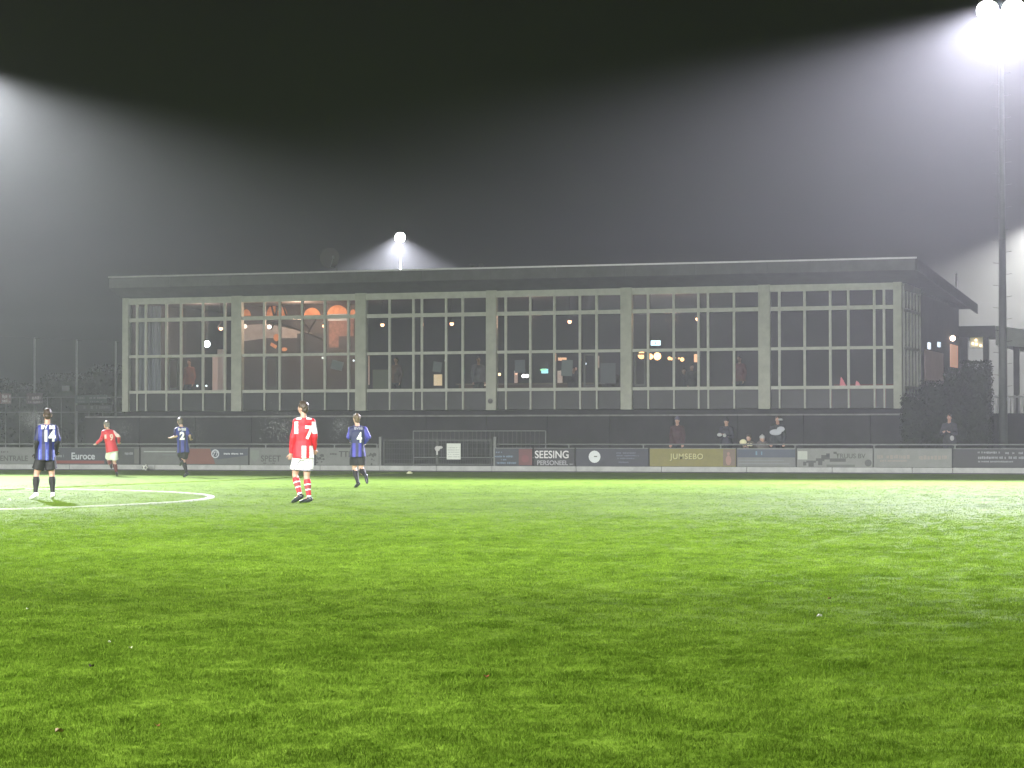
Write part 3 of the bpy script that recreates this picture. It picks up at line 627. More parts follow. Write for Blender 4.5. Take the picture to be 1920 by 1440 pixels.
# red cones and red bench in the last bay
RED = mat('red_fabric', (.55,.03,.04), .6, emit=(1,.05,.08), es=.0)
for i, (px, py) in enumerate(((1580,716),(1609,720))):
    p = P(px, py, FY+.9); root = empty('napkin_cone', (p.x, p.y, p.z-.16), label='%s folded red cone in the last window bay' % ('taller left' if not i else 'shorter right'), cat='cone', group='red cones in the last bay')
    MB().loft([((0,0,0),.12,.12,None),((0,0,.05),.11,.10,None),((-.03,0,.22),.06,.05,None),((-.06,0,.34-.06*i),.012,.012,None)], 10).build('cone', lamp_mat('cone_red_glow', (1,.06,.10), .55), root)  # cones are no lamps, their brightness is emission in the material
a, b = P(1560, 733, FY+.9), P(1672, 763, FY+.9)
thing(MB().box(a.x, b.x, FY+.7, FY+1.4, ZBOT+.05, a.z).box(a.x, b.x, FY+1.3, FY+1.45, a.z+.001, a.z+.25), 'red_bench', mat('red_seat', (.30,.03,.03), .6, .2, 4), 'red upholstered bench low in the last window bay', 'bench')
a, b = P(860, 708, FY+6), P(1120, 740, FY+6)
ct = empty('bar_counter', ((a.x+b.x)/2, FY+6, ZBOT+.05), label='dark bar counter across the third and fourth bays', cat='bar')
w2 = (b.x-a.x)/2; MB().box(-w2, w2, 0, .7, 0, 1.05).build('front', flat('bar_front', (.12,.07,.04)), ct); MB().box(-w2-.1, w2+.1, -.1, .8, 1.052, 1.1).build('counter_top', flat('bar_top', (.2,.14,.09), .3), ct)
# dim point lights added to stand in for the room's own lighting
for px, e_, c in ((560, 420, (1,.62,.42)), (1000, 45, (1,.6,.4)), (1260, 80, (1,.6,.35)), (380, 130, (1,.66,.5))):
    d = bpy.data.lights.new('ceiling_glow', 'POINT'); d.energy = e_; d.color = c; d.shadow_soft_size = .3
    o = bpy.data.objects.new('ceiling_glow', d); link(o); o.location = P(px, 600, FY+2.3)

# terrace in front of the clubhouse
TY = 84.0
zt = P(960, 778, TY).z
tw = empty('terrace_wall', (0, TY, 0), label='dark retaining wall of the terrace with a pale coping under the clubhouse windows', cat='wall')
xa, xb = P(160, 790, TY).x, P(1760, 790, TY).x; nb = 14
for i in range(nb):
    x0, x1 = xa+(xb-xa)*i/nb, xa+(xb-xa)*(i+1)/nb
    MB().box(x0+.005, x1-.005, 0, .25, 0, zt-.06).build('wall_panel', M['darkwall'], tw, bevel=.01)
    MB().box(x0+.003, x1-.003, -.05, .35, zt-.058, zt+random.uniform(0,.006)).build('coping_stone', M['coping'], tw, bevel=.008)
tag(MB().box(xa, xb, TY+.36, FY+.14, 0, zt-.02).build('terrace', M['paving']), kind='structure')
# portable railing with vertical bars behind the gate
ry = 80.5; rl = empty('stair_railing', (P(870,830,ry).x, ry, 0), label='thin metal railing with upright bars seen behind and above the gate', cat='railing')
xa, xb = P(775,830,ry).x-rl.location.x, P(1023,830,ry).x-rl.location.x; z1, z0 = P(900,808,ry).z, P(900,858,ry).z
MB().path([(xa,0,0),(xa,0,z1),(xb,0,z1),(xb,0,0)], .022).build('frame', M['metal'], rl)
x = xa+.25
while x < xb-.2:
    MB().tube((x,0,z0),(x,0,z1-.02), .012, n=5).build('bar', M['darkmetal'], rl); x += .17
MB().tube((xa,0,z0),(xb,0,z0), .018).build('lower_rail', M['metal'], rl)

# ---------------------------------------------------------------- entrance pavilion at the right
PY = 103.0
pv_ = empty('entrance_canopy', (P(1850,640,PY).x, PY, 0), label='low flat canopy on dark posts right of the clubhouse, lit beneath', cat='canopy')
def pr(mb, name, m, **k):
    o = mb.build(name, m, pv_, **k); o.data.transform(Matrix.Translation(-Vector(pv_.location))); return o
def pq(px, py, Y=PY): return P(px, py, Y)
a, b = pq(1716, 613), pq(1866, 632)
pr(MB().box(a.x, b.x, PY-.1, PY+.1, b.z, a.z), 'fascia', M['soffit'])
pr(MB().box(a.x, b.x, PY+.1, PY+9, a.z-.25, a.z-.05), 'roof', M['roof'])
a2 = pq(1926, 634)
vs = [(b.x+.02, PY, a.z), (a2.x+5, PY+.0, a.z-.9), (a2.x+5, PY, a.z-1.35), (b.x+.02, PY, b.z-.35)]; vs += [(x, y+8, z) for x, y, z in vs]
pr(MB().add(vs, [(0,3,2,1),(4,5,6,7),(0,1,5,4),(3,7,6,2),(1,2,6,5),(0,4,7,3)]), 'sloping_roof', mat('canopy_greenish', (.42,.48,.42), .8, .2, 1))
for px in (1848, 1905): p = pq(px, 700); pr(MB().box(p.x-.12, p.x+.12, PY+.1, PY+.34, 0, pq(1848,632).z), 'post', M['soffit'])
zb = P(1780, 690, PY+2).z
a, b = P(1716, 632, PY+2), P(1815, 770, PY+2)
pr(MB().box(a.x, b.x, PY+2, PY+2.2, 0, a.z+.2), 'back_wall', mat('canopy_wall', (.10,.09,.085), .9, .3, 1.5))
SX = XR+.012
def sp(px, py):
    r = ray(px, py); return CAM + r*((SX-CAM.x)/r.x)
def side(name, x0, x1, y0, y1, m, t=.03):
    a, b = sp(x0, y0), sp(x1, y1); o = MB().box(SX, SX+t, a.y, b.y, b.z, a.z).build(name, m, club); o.data.transform(Matrix.Translation(-Vector(club.location))); return o
side('side_door', 1781, 1795, 645, 690, lamp_mat('lit_door_glow', (1,.45,.25), .36))['label'] = 'orange lit door on the right end wall'
side('side_window', 1733, 1768, 655, 736, mat('dim_side_glass', (.14,.10,.09), .4, .3, 2, emit=(.9,.5,.4), es=.035))
side('side_light', 1739, 1742.5, 642, 655, lamp_mat('cool_glow', (.8,.88,1), 1.2), .06)
side('side_light', 1757.5, 1761, 641, 651, lamp_mat('cool_glow_b', (.7,.85,1), 1.2), .06)
p = sp(1781, 634.5); cl = empty('wall_lamp', (p.x+.12, p.y, p.z), label='bright warm lamp on the clubhouse end wall above the orange door', cat='lamp')
MB().ball((0,0,0), .11, 10, 8).build('bulb', lamp_mat('side_lamp', (1,.72,.55), 12), cl, True); MB().tube((-.13,0,.05),(0,0,.05),.03).build('bracket', M['darkmetal'], cl)
mb = MB(); g_ = empty('canopy_lantern_box', P(1831, 642, PY+1.2), label='greenish box hung under the canopy with small yellow lights', cat='lantern')
MB().box(-.28, .28, 0, .3, -.22, .22).build('box', lamp_mat('green_yel', (.5,.55,.25), .18), g_)
for dx, dz in ((-.16,-.05),(.0,-.08),(.18,-.14),(-.02,.1)): MB().ball((dx,-.05,dz), .045, 8, 6).build('light', lamp_mat('yl', (1,.7,.35), 5), g_)
# fence right of the hedge
rf = empty('bar_fence', (P(1880,750,95).x, 95, 0), label='pale upright bar fence right of the dark hedge', cat='fence')
xa, xb = P(1846,750,95).x-rf.location.x, P(1990,750,95).x-rf.location.x; z0, z1 = P(1880,770,95).z, P(1880,741,95).z
x = xa
while x < xb: MB().box(x-.03, x+.03, -.02, .02, 0, z1).build('bar', M['kick'], rf); x += .17
MB().box(xa, xb, .021, .05, z1-.1, z1-.03).build('rail', M['kick'], rf)
lw = P(1880, 775, 90)
tag(MB().box(P(1846,775,90).x, P(2100,775,90).x, 90, 90.3, 0, lw.z).build('garden_wall', M['darkwall']), 'dark low wall at the right below the bar fence', 'wall')

# ---------------------------------------------------------------- foliage
def leaves(name, vols, n, size, m, parent=None, seed=1):
    r_ = np.random.default_rng(seed); V = []; Fc = []
    tot = sum(q[2][0]*q[2][1]*q[2][2] for q in vols)
    for kind, c, s in vols:
        k = int(n*s[0]*s[1]*s[2]/tot)
        for _ in range(k):
            if kind == 'e':
                u = r_.normal(size=3); u /= np.linalg.norm(u); u *= r_.uniform(.35, 1.0)**.5*(1+.18*noise.noise(Vector((float(u[0])*3+c[0], float(u[1])*3, float(u[2])*3))))
            else:
                u = r_.uniform(-1, 1, 3); a = r_.integers(0, 3); u[a] = np.sign(u[a])*r_.uniform(.8, 1.1)
            p = np.array(c)+u*np.array(s); q = Euler(r_.uniform(0, 6.28, 3)).to_matrix(); z = size*r_.uniform(.5, 1.4)
            b = len(V)
            for dx, dy in ((-1,0),(0,-.6),(1,0),(0,.6)): V.append(tuple(Vector(p)+q @ Vector((dx*z, dy*z, 0))))
            Fc.append((b, b+1, b+2, b+3))
    return MB().add(V, Fc).build(name, m, parent)
hy = 83.5
hg = empty('hedge', (P(1780,770,hy).x, hy, 0), label='tall dark clipped hedge between the clubhouse end and the floodlight mast', cat='hedge')
def hp(px, py): p = P(px, py, hy)-hg.location; return p
vols = []
for a, b, t in ((1700,1745,745),(1735,1790,722),(1780,1818,700),(1812,1852,686)):
    A_, B_ = hp(a, t), hp(b, 850); vols.append(('b', ((A_.x+B_.x)/2, 0, A_.z/2), ((B_.x-A_.x)/2+.1, .8, A_.z/2)))
leaves('foliage', vols, 26000, .040, M['leaf'], hg, 3)
mb = MB()
for v_ in vols: mb.box(v_[1][0]-v_[2][0]*.9, v_[1][0]+v_[2][0]*.9, -.6, .6, 0, v_[2][2]*1.92)
mb.build('inner_growth', M['leaf'], hg)
def tree(px, py_top, Y, w_, label, n=3500, seed=1, trunk=True, h0=.35):
    top = P(px, py_top, Y); root = empty('tree', (top.x, Y, 0), label=label, cat='tree', group='trees fading in the fog')
    H = top.z; r_ = random.Random(seed); mb = MB()
    mb.tube((0,0,0),(0.1,0,H*.45),.22,.14,8); br = []
    for i in range(9):
        a = r_.uniform(0,6.28); z = H*r_.uniform(.3,.5); e = Vector((math.cos(a)*w_*r_.uniform(.3,.75), math.sin(a)*w_*.5, H*r_.uniform(.55,.9)))
        mid = Vector((e.x*.5, e.y*.5, (z+e.z)/2+.2)); mb.tube((.05,0,z), mid, .08, .05, 6); mb.tube(mid, e, .05, .02, 5); br.append(e)
    mb.build('trunk', M['bark'], root)
    vols = [('e', (e.x, e.y, e.z), (w_*r_.uniform(.22,.4), w_*.3, H*r_.uniform(.08,.16))) for e in br]+[('e', (0,0,H*.86), (w_*.4,w_*.4,H*.13))]
    leaves('crown', vols, n, .12, M['treeleaf'], root, seed); return root

hb_ = empty('hedge', (P(60,770,106).x, 106, 0), label='low dark hedge far left behind the sponsor fence', cat='hedge')
vols = []
for a0, a1, t in ((-130,-30,716),(-30,60,724),(60,150,706),(150,232,690)):
    A_, B_ = P(a0, t, 106)-hb_.location, P(a1, 790, 106)-hb_.location; vols.append(('b', ((A_.x+B_.x)/2, 2.2, A_.z/2), ((B_.x-A_.x)/2+.2, .9, A_.z/2)))
leaves('foliage', vols, 16000, .07, M['leaf'], hb_, 11)
mb = MB()
for v_ in vols: mb.box(v_[1][0]-v_[2][0]*.9, v_[1][0]+v_[2][0]*.9, 1.5, 2.9, 0, v_[2][2]*1.92)
mb.build('inner_growth', M['leaf'], hb_)

# ---------------------------------------------------------------- left background: second pitch fence
by = 104.0
bf = empty('background_fence', (P(110,760,by).x, by, 0), label='low rail fence with rows of uprights far left behind the runner', cat='fence')
def bp_(px, py): return P(px, py, by)-bf.location
for y0 in (745, 773):
    a, b = bp_(-120, y0), bp_(228, y0); MB().tube((a.x,0,a.z),(b.x,0,b.z),.025,n=6).build('rail', M['metal'], bf)
for q in range(-120, 230, 26):
    a = bp_(q, 745); MB().tube((a.x,.05,0),(a.x,.05,a.z),.025,n=6).build('post', M['metal'], bf)
def wboard(px0, px1, py0, py1, c, label, marks_rows, ink, Y=103.6):
    a, b = P(px0, py0, Y), P(px1, py1, Y); o = MB().box(a.x, b.x, Y, Y+.05, b.z, a.z).build('sponsor_board', flat('sb_%d' % px0, c)); tag(o, label, 'advertising board', 'small boards far left')
    mb = MB()
    for i, (q0, q1, yy, h) in enumerate(marks_rows): marks(mb, P(q0,yy,Y).x, P(q1,yy,Y).x, P(q0,yy,Y).z, h*.0236, Y-.002, px0+i+7, .6)
    tag(mb.build('small_print', ink, o), kind='stuff')
brw = mat('bright_print', (.85,.80,.80), .6)
wboard(-60, 1, 736, 757, (.30,.12,.12), 'reddish board cut by the left edge of the view', [(-50,0,745,8)], brw)
wboard(2, 20, 738, 757, (.28,.18,.18), 'small pale red crest board at the far left', [(4,14,744,9),(4,14,752,7),(17,20,743,8),(17,20,753,4)], brw)
wboard(50, 79, 737, 757, (.13,.09,.10), 'small dark board with white and red lettering left of the standing player', [(52,76,746,8),(51,79,754,4)], brw)
wboard(116, 130, 723, 733, (.26,.27,.27), 'tiny grey striped sign on the background fence', [(117,129,728,8)], mp)
wboard(140, 200, 741, 756, (.07,.10,.09), 'dark green board with faint rows of print', [(142,158,746,6),(168,200,746,5),(142,158,753,3),(169,195,753,3)], flat('ink_dim', (.22,.24,.24)))
wboard(142, 210, 759, 771, (.08,.085,.085), 'lowest faint grey board by the clubhouse corner', [(152,160,764,8),(170,182,764,9),(186,206,764,6)], flat('ink_dim2', (.17,.18,.18)))
for i, (px, t, b_) in enumerate(((65,633,735),(144,637,735),(217,640,735),(-20,630,735))):
    Y = 107.0; a = P(px, t, Y)
    q = empty('ball_net_pole', (a.x, Y, 0), label='tall pale net pole %s' % ('above the small lettered board','just left of the clubhouse corner gap','faint one nearest the clubhouse','outside the left edge')[i], cat='pole', group='poles of the ball-catching net')
    MB().tube((0,0,0),(0,0,a.z),.06,.05,8).build('pole', flat('pole_%d' % i, (.42,.44,.44)), q); MB().box(-.02,.35,-.02,.02,a.z-.06,a.z-.02).build('arm', M['metal'], q)
a, b = P(-30, 629, 107), P(225, 641, 107)
thing(MB().tube(a, b, .012, n=5), 'net_wire', M['metal'], 'thin wire strung between the tops of the net poles', 'wire')

# ---------------------------------------------------------------- floodlight masts
def mast(base, H, name_label, r0, r1, heads, es, pegs=True, size=.78, glow=(1,1,1)):
    root = empty('floodlight_mast', base, label=name_label, cat='floodlight', group='floodlight masts')
    MB().tube((0,0,0),(0,0,H*.5),r0,(r0+r1)/2,14).tube((0,0,H*.5),(0,0,H-.1),(r0+r1)/2,r1,14).build('pole', mat('mast_paint', (.045,.05,.047), .6, .15, 3), root, True)
    MB().box(heads[0]-.3, heads[-1]+.3, -.05, .05, H-.12, H-.02).build('cross_arm', M['metal'], root)
    for hx in heads:
        hb = MB().loft([((hx,.02,H+.0), size*.5, .20, None), ((hx,.05,H+.35), size*.42, .16, None)], 16)
        h = hb.build('lamp_head', M['darkmetal'], root, True)
        MB().ball((hx,-.10,H-.02), (size*.50, .16, size*.45), 20, 12).build('lamp_glass', lamp_mat('flood_glass_%d' % int(es), glow, es), h, True)
    if pegs:
        z = 2.4; k = 0
        while z < H-1:
            s = 1 if k % 2 else -1
            MB().tube((s*.08,0,z),(s*(.08+.22),0,z+.03),.009,n=5).build('climbing_peg', M['darkmetal'], root); z += .36; k += 1
    return root
mast(MAST_R, LAMP_H_R, 'tall dark floodlight mast with two glaring lamps at the right edge', .15, .075, (-.42, .40), 28, True, .70)
mast(MAST_L, LAMP_H_L, 'floodlight mast just outside the left edge', .16, .08, (-.42, .40), 60)
mast(MAST_F, LAMP_H_F, 'distant thin floodlight mast shining above the clubhouse roof', .10, .05, (0.0,), 60, False, .78, (1,.97,.93))
mast(MAST_E, LAMP_H_E, 'distant floodlight mast beyond the right edge', .12, .06, (-.4, .4), 60, False, .6)
p = P(1793, 560, 112); tag(MB().tube((p.x, 112, 0), (p.x, 112, P(1790,513,112).z), .06, .04, 8).build('flag_pole', flat('flagp', (.5,.5,.5))), 'thin pale pole behind the falling roof end', 'pole')
p = P(1666, 300, 120); 

# ---------------------------------------------------------------- people
def remesh(mb, name, m, parent, vox, paint=None, mats=None, smooth=3, wrinkle=0.0, wscale=9.0, seed=0, wz=1.0):
    me = bpy.data.meshes.new(name); me.from_pydata(mb.v, [], mb.f); me.update()
    o = bpy.data.objects.new(name, me)
    rm = o.modifiers.new('r', 'REMESH'); rm.mode = 'VOXEL'; rm.voxel_size = vox; rm.use_smooth_shade = True
    if smooth: sm = o.modifiers.new('s', 'SMOOTH'); sm.iterations = smooth; sm.factor = .5
    ne = evaluate(o)
    bpy.data.objects.remove(o); bpy.data.meshes.remove(me); ne.name = name
    if wrinkle:
        k = len(ne.vertices); co = np.empty(k*3); no = np.empty(k*3); ne.vertices.foreach_get('co', co); ne.vertices.foreach_get('normal', no)
        co = co.reshape(-1, 3); no = no.reshape(-1, 3)
        amp = [wrinkle*(noise.noise(Vector((c[0]*wscale+seed, c[1]*wscale, c[2]*wscale*wz))) + .5*noise.noise(Vector((c[0]*wscale*2.3, c[1]*wscale*2.3+seed, c[2]*wscale*2.3*wz)))) for c in co]
        ne.vertices.foreach_set('co', (co+no*np.array(amp)[:,None]).ravel()); ne.update()
    ne.materials.clear()
    for q in (mats or [m]): ne.materials.append(q)
    if paint: ne.polygons.foreach_set('material_index', [paint(p.center) for p in ne.polygons])
    ne.polygons.foreach_set('use_smooth', [True]*len(ne.polygons))
    o = bpy.data.objects.new(name, ne); return link(o, parent)
def lerp(a, b, t): return Vector(a)*(1-t)+Vector(b)*t
def limb(mb, a, b, ra, rb, n=12, bulge=0.0):
    a, b = Vector(a), Vector(b); u = b-a
    rings = [(lerp(a, b, t), (ra*(1-t)+rb*t)*(1+bulge*math.sin(math.pi*t)), (ra*(1-t)+rb*t)*(1+bulge*math.sin(math.pi*t)), u) for t in (0,.25,.5,.75,1)]
    if abs(u.normalized().x) > .98: u = u+Vector((0,0,.02))
    mb.loft(rings, n); mb.ball(a, ra, 10, 7); mb.ball(b, rb, 10, 7)
def hand(mb, wr, el, s=1.0, curl=.5, side=1, fn=True):
    wr, el = Vector(wr), Vector(el); u = (wr-el).normalized(); q = u.to_track_quat('Z', 'Y')
    X = q @ Vector((1,0,0)); Y = q @ Vector((0,1,0))
    limb(mb, wr, wr+u*.03, .026*s, .03*s, 8)
    mb.ball(wr+u*.06*s, (.040*s, .022*s, .05*s), 10, 8, rot=q)
    if not fn: return
    for i, (off, ln) in enumerate(((-.030,.062),(-.011,.074),(.010,.070),(.029,.054))):
        a = wr+u*.095*s+X*off*s; b = a+(u*math.cos(curl*.6)+Y*math.sin(curl*.6))*ln*.5*s; c = b+(u*math.cos(curl*1.6)+Y*math.sin(curl*1.6))*ln*.5*s
        limb(mb, a, b, .0105*s, .0095*s, 7); limb(mb, b, c, .0095*s, .008*s, 7)
    a = wr+u*.04*s-X*.032*s*side; b = a-X*.028*side*s+u*.03*s+Y*.012; c = b+u*.03*s+Y*.012
    limb(mb, a, b, .013*s, .011*s, 7); limb(mb, b, c, .011*s, .009*s, 7)
def hf(): pass
SKIN = mat('skin', (.50,.30,.22), .5, .08, 10)
SKIN2 = mat('skin_pale', (.58,.37,.28), .5, .08, 10)

def person(J, name='person', s=1.0, vox=.009, skin=SKIN, hair=(.07,.045,.03), hair_kind='short', head_yaw=0, shirt=None, shirt_mats=None, shirt_paint=None,
           sleeve='short', under=None, gloves=None, shorts=None, shorts_mats=None, shorts_paint=None, socks=None, sock_mats=None, sock_paint=None, boots=None, trousers=None, hat=None, label='', group=None, loc=(0,0,0), rz=0, fingers=True, girth=1.0, wr=.012, sock_top=.46):
    root = empty(name, loc, rz, label=label, cat='person', group=group)
    V_ = {k: Vector(v) for k, v in J.items()}
    V_['sl'] += Vector((.012,0,-.020)); V_['sr'] += Vector((-.012,0,-.020))
    hd, nk = V_['head'], V_['neck']; sl, sr, hl, hr = V_['sl'], V_['sr'], V_['hl'], V_['hr']
    hip = (hl+hr)/2; sh = (sl+sr)/2; up = (nk-hip).normalized(); g = girth
    hw = (sr-sl).length/2
    body = MB()
    def torso(mb, e, bottom=-.02, top=True, flare=0.0):
        w_h = max(.15, (hr-hl).length/2+.075)
        rings = [(hip+up*bottom, (w_h+e+flare)*g, (.125+e+flare*1.4)*g, up), (hip+up*.10, (w_h-.012+e+flare*.7)*g, (.112+e+flare*1.2)*g, up), (lerp(hip, sh, .45), (.135+e)*g, (.100+e)*g, up),
                 (lerp(hip, sh, .72), (.158+e)*g, (.115+e)*g, up), (lerp(hip, sh, .90), (.160+e)*g, (.105+e)*g, up), (lerp(hip, sh, 1.0), (.125+e)*g, (.080+e)*g, up), (lerp(sh, nk, .8), .065+e, .062+e, up)]
        mb.loft(rings, 20)
        for s_ in (sl, sr): limb(mb, lerp(sh, s_, .35)+up*.012, s_, (.070+e)*g, (.056+e)*g, 12)
    torso(body, 0)
    # neck + head
    limb(body, lerp(sh, nk, .6), lerp(nk, hd, .55), .056, .054, 12)
    Q = Matrix.Rotation(head_yaw, 3, 'Z'); hr_ = Euler((0,0,head_yaw))
    body.ball(hd, (.076, .095, .105), 18, 14, rot=hr_)
    body.ball(hd+Q @ Vector((0,.030,-.055)), (.055,.062,.062), 14, 10, rot=hr_)
    body.ball(hd+Q @ Vector((0,.100,-.025)), (.013,.022,.026), 8, 6, rot=hr_)       # nose
    body.ball(hd+Q @ Vector((0,.086,-.066)), (.024,.014,.010), 8, 6, rot=hr_)       # mouth
    body.ball(hd+Q @ Vector((0,.082,.012)), (.050,.016,.010), 8, 6, rot=hr_)        # brow
    for x in (-1, 1): body.ball(hd+Q @ Vector((x*.078,-.002,-.020)), (.010,.020,.031), 8, 6, rot=hr_)
    for k, sg_ in (('l', -1), ('r', 1)):
        S, E, W_ = V_['s'+k], V_['e'+k], V_['w'+k]
        limb(body, S, E, .050*g, .040*g, 12, .08); limb(body, E, W_, .041*g, .027*g, 12, .10)
        hand(body, W_, E, 1.0, .7, sg_, fingers)
        H_, K, A_, T = V_['h'+k], V_['k'+k], V_['a'+k], V_['t'+k]
        limb(body, H_, K, .085*g, .055*g, 14, .08); limb(body, K, A_, .056*g, .036*g, 14, .14)
        calf = lerp(K, A_, .3); body.ball(calf, (.056*g,.060*g,.10), 10, 8)
        limb(body, A_, T, .034, .026, 8)
    remesh(body, 'body', skin, root, vox)
    # eyes
    for x in (-1, 1):
        MB().ball(hd+Q @ Vector((x*.030,.088,-.004)), (.012,.006,.008), 8, 6, rot=hr_).build('eye', mat('eye_white', (.7,.7,.7), .3), root)
    # hair
    hm_ = MB()
    if hair_kind != 'none':
        hm_.ball(hd+Q @ Vector((0,-.014,.022)), (.085,.100,.100), 18, 12, rot=hr_)
        hm_.ball(hd+Q @ Vector((0,-.045,-.035)), (.070,.062,.080), 14, 10, rot=hr_)
        if hair_kind == 'tuft':
            for dx, dy, dz in ((.03,-.02,.10),(.055,-.03,.085),(.0,.0,.115),(-.03,.03,.108),(.07,-.05,.06)): hm_.ball(hd+Q @ Vector((dx,dy,dz)), (.026,.03,.028), 8, 6, rot=hr_)
        if hair_kind == 'ponytail':
            hm_.ball(hd+Q @ Vector((0,-.11,.01)), (.035,.045,.035), 8, 6, rot=hr_); hm_.ball(hd+Q @ Vector((.01,-.135,-.06)), (.026,.03,.08), 8, 8, rot=hr_)
        hh = remesh(hm_, 'hair', mat('hair_fibre', hair, .45, .35, 30, .5, stretch=(1,1,.3)), root, max(.008, vox), wrinkle=.010, wscale=26, seed=3, smooth=1)
    if hat is not None:
        hb = MB().ball(hd+Vector((0,-.004,.045)), (.092,.106,.085), 16, 10).ball(hd+Vector((0,0,.135)), .022, 8, 6); remesh(hb, 'hat', flat('knit_hat', hat, .9), root, .012)
    # shirt
    sm = MB(); torso(sm, .020, bottom=-.06 if shorts else -.04, flare=.018)
    slv = MB() if False else sm
    for k in 'lr':
        S, E, W_ = V_['s'+k], V_['e'+k], V_['w'+k]
        if sleeve == 'short': limb(sm, S, lerp(S, E, .80), .073*g, .066*g, 12)
        else: limb(sm, S, E, .070*g, .056*g, 12); limb(sm, E, lerp(E, W_, .93), .056*g, .040*g, 12)
    so = remesh(sm, 'shirt' if not trousers else 'jacket', None, root, vox*1.05, shirt_paint, shirt_mats or [shirt], wrinkle=wr, wscale=8, seed=len(label), wz=.6, smooth=2)
    if under:
        um = MB()
        for k in 'lr':
            S, E, W_ = V_['s'+k], V_['e'+k], V_['w'+k]
            limb(um, lerp(S, E, .7), E, .050*g, .047*g, 12); limb(um, E, lerp(E, W_, .96), .047*g, .034*g, 12)
        remesh(um, 'undersleeves', under, root, vox, wrinkle=.004, wscale=20)
    if gloves:
        gm = MB()
        for k, sg_ in (('l', -1), ('r', 1)): hand(gm, V_['w'+k]-(V_['w'+k]-V_['e'+k]).normalized()*.01, V_['e'+k], 1.10, .7, sg_, True)
        remesh(gm, 'gloves', gloves, root, .008)
    # shorts / trousers
    tm = MB(); w_h = max(.15, (hr-hl).length/2+.075)
    tm.loft([(hip+up*.05, (w_h-.01)*g, .115*g, up), (hip, (w_h+.016)*g, .130*g, up), (hip-up*.08, (w_h+.022)*g, .135*g, up)], 20)
    for k in 'lr':
        H_, K, A_ = V_['h'+k], V_['k'+k], V_['a'+k]
        if trousers: limb(tm, H_, K, .105*g, .078*g, 14); limb(tm, K, lerp(K, A_, .97), .078*g, .062*g, 14)
        else: limb_open = lerp(H_, K, .74); tm.loft([(lerp(H_, K, t), (.105+.018*t)*g, (.112+.016*t)*g, K-H_) for t in (0,.25,.5,.72)], 16); tm.ball(H_-(H_-K).normalized()*.03, .095*g, 12, 8)
    remesh(tm, 'trousers' if trousers else 'shorts', None, root, vox*1.05, shorts_paint, shorts_mats or [trousers or shorts], wrinkle=wr*1.1, wscale=9, seed=5, wz=.5, smooth=2)
    if socks or sock_mats:
        for k in 'lr':
            km = MB(); K, A_, T = V_['k'+k], V_['a'+k], V_['t'+k]; L0 = lerp(K, A_, .16)
            km.loft([(lerp(K, A_, t), r_, r_, A_-K) for t, r_ in ((.14,.060*g),(.30,.068*g),(.45,.064*g),(.7,.049*g),(.92,.043*g),(1.0,.042*g))], 16); km.ball(A_, .042, 10, 8)
            d = (A_-K).normalized(); ln = (A_-K).length
            pf = (lambda c, K=K, d=d, ln=ln: sock_paint(((Vector(c)-K).dot(d))/ln)) if sock_paint else None
            remesh(km, 'sock', None, root, .008, pf, sock_mats or [socks], smooth=1)
    if boots:
        for k in 'lr':
            A_, T, K = V_['a'+k], V_['t'+k], V_['k'+k]; bm_ = MB(); d = (T-A_); dn = Vector((d.x, d.y, d.z)).normalized()
            sh_ = (A_-K).normalized(); heel = A_+sh_*.045-dn*.03; toe = T
            limb(bm_, A_+sh_*.0, heel, .045, .042, 12); limb(bm_, heel, lerp(heel, toe, .6), .042, .045, 12); limb(bm_, lerp(heel, toe, .6), toe, .045, .032, 12)
            remesh(bm_, 'boot', boots, root, .008, smooth=2)
    return root, so

def project_text(root, so, txt, cx, cz, h, m, bold=.02, name='number', sx=1.0, space=1.0):
    """flat print on the back of a shirt, following the cloth"""
    me = text_mesh(txt, h, bold=bold, sx=sx, space=space); bm = bmesh.new(); bm.from_mesh(me)
    for _ in range(3):
        long = [e for e in bm.edges if e.calc_length() > .03]
        if not long: break
        bmesh.ops.subdivide_edges(bm, edges=long, cuts=1, use_grid_fill=False); bmesh.ops.triangulate(bm, faces=bm.faces[:])
    bvh = BVHTree.FromPolygons([v.co[:] for v in so.data.vertices], [p.vertices[:] for p in so.data.polygons])
    for v in bm.verts:
        x, z = cx+v.co.x, cz+v.co.y; hit = bvh.ray_cast(Vector((x, -2, z)), Vector((0,1,0)))
        v.co = (Vector((x, hit[0].y-.016, z)) if hit[0] else Vector((x, -.13, z)))
    bm.to_mesh(me); bm.free(); me.materials.append(m)
    o = bpy.data.objects.new(name, me); return link(o, so)

def posed(px0, pyf, joints, sxy=None):
    """joints: name -> (px, py, dy); pixel positions in the photograph, dy metres towards (-) or away (+)"""
    g = G(px0, pyf); d = depth(g); s = F/d
    loc = Vector((g.x, g.y, 0)); rz = math.atan2(g.y, g.x)-math.pi/2
    return {k: ((x-px0)/s, dy, (pyf-y)/s) for k, (x, y, dy) in joints.items()}, loc, rz, s

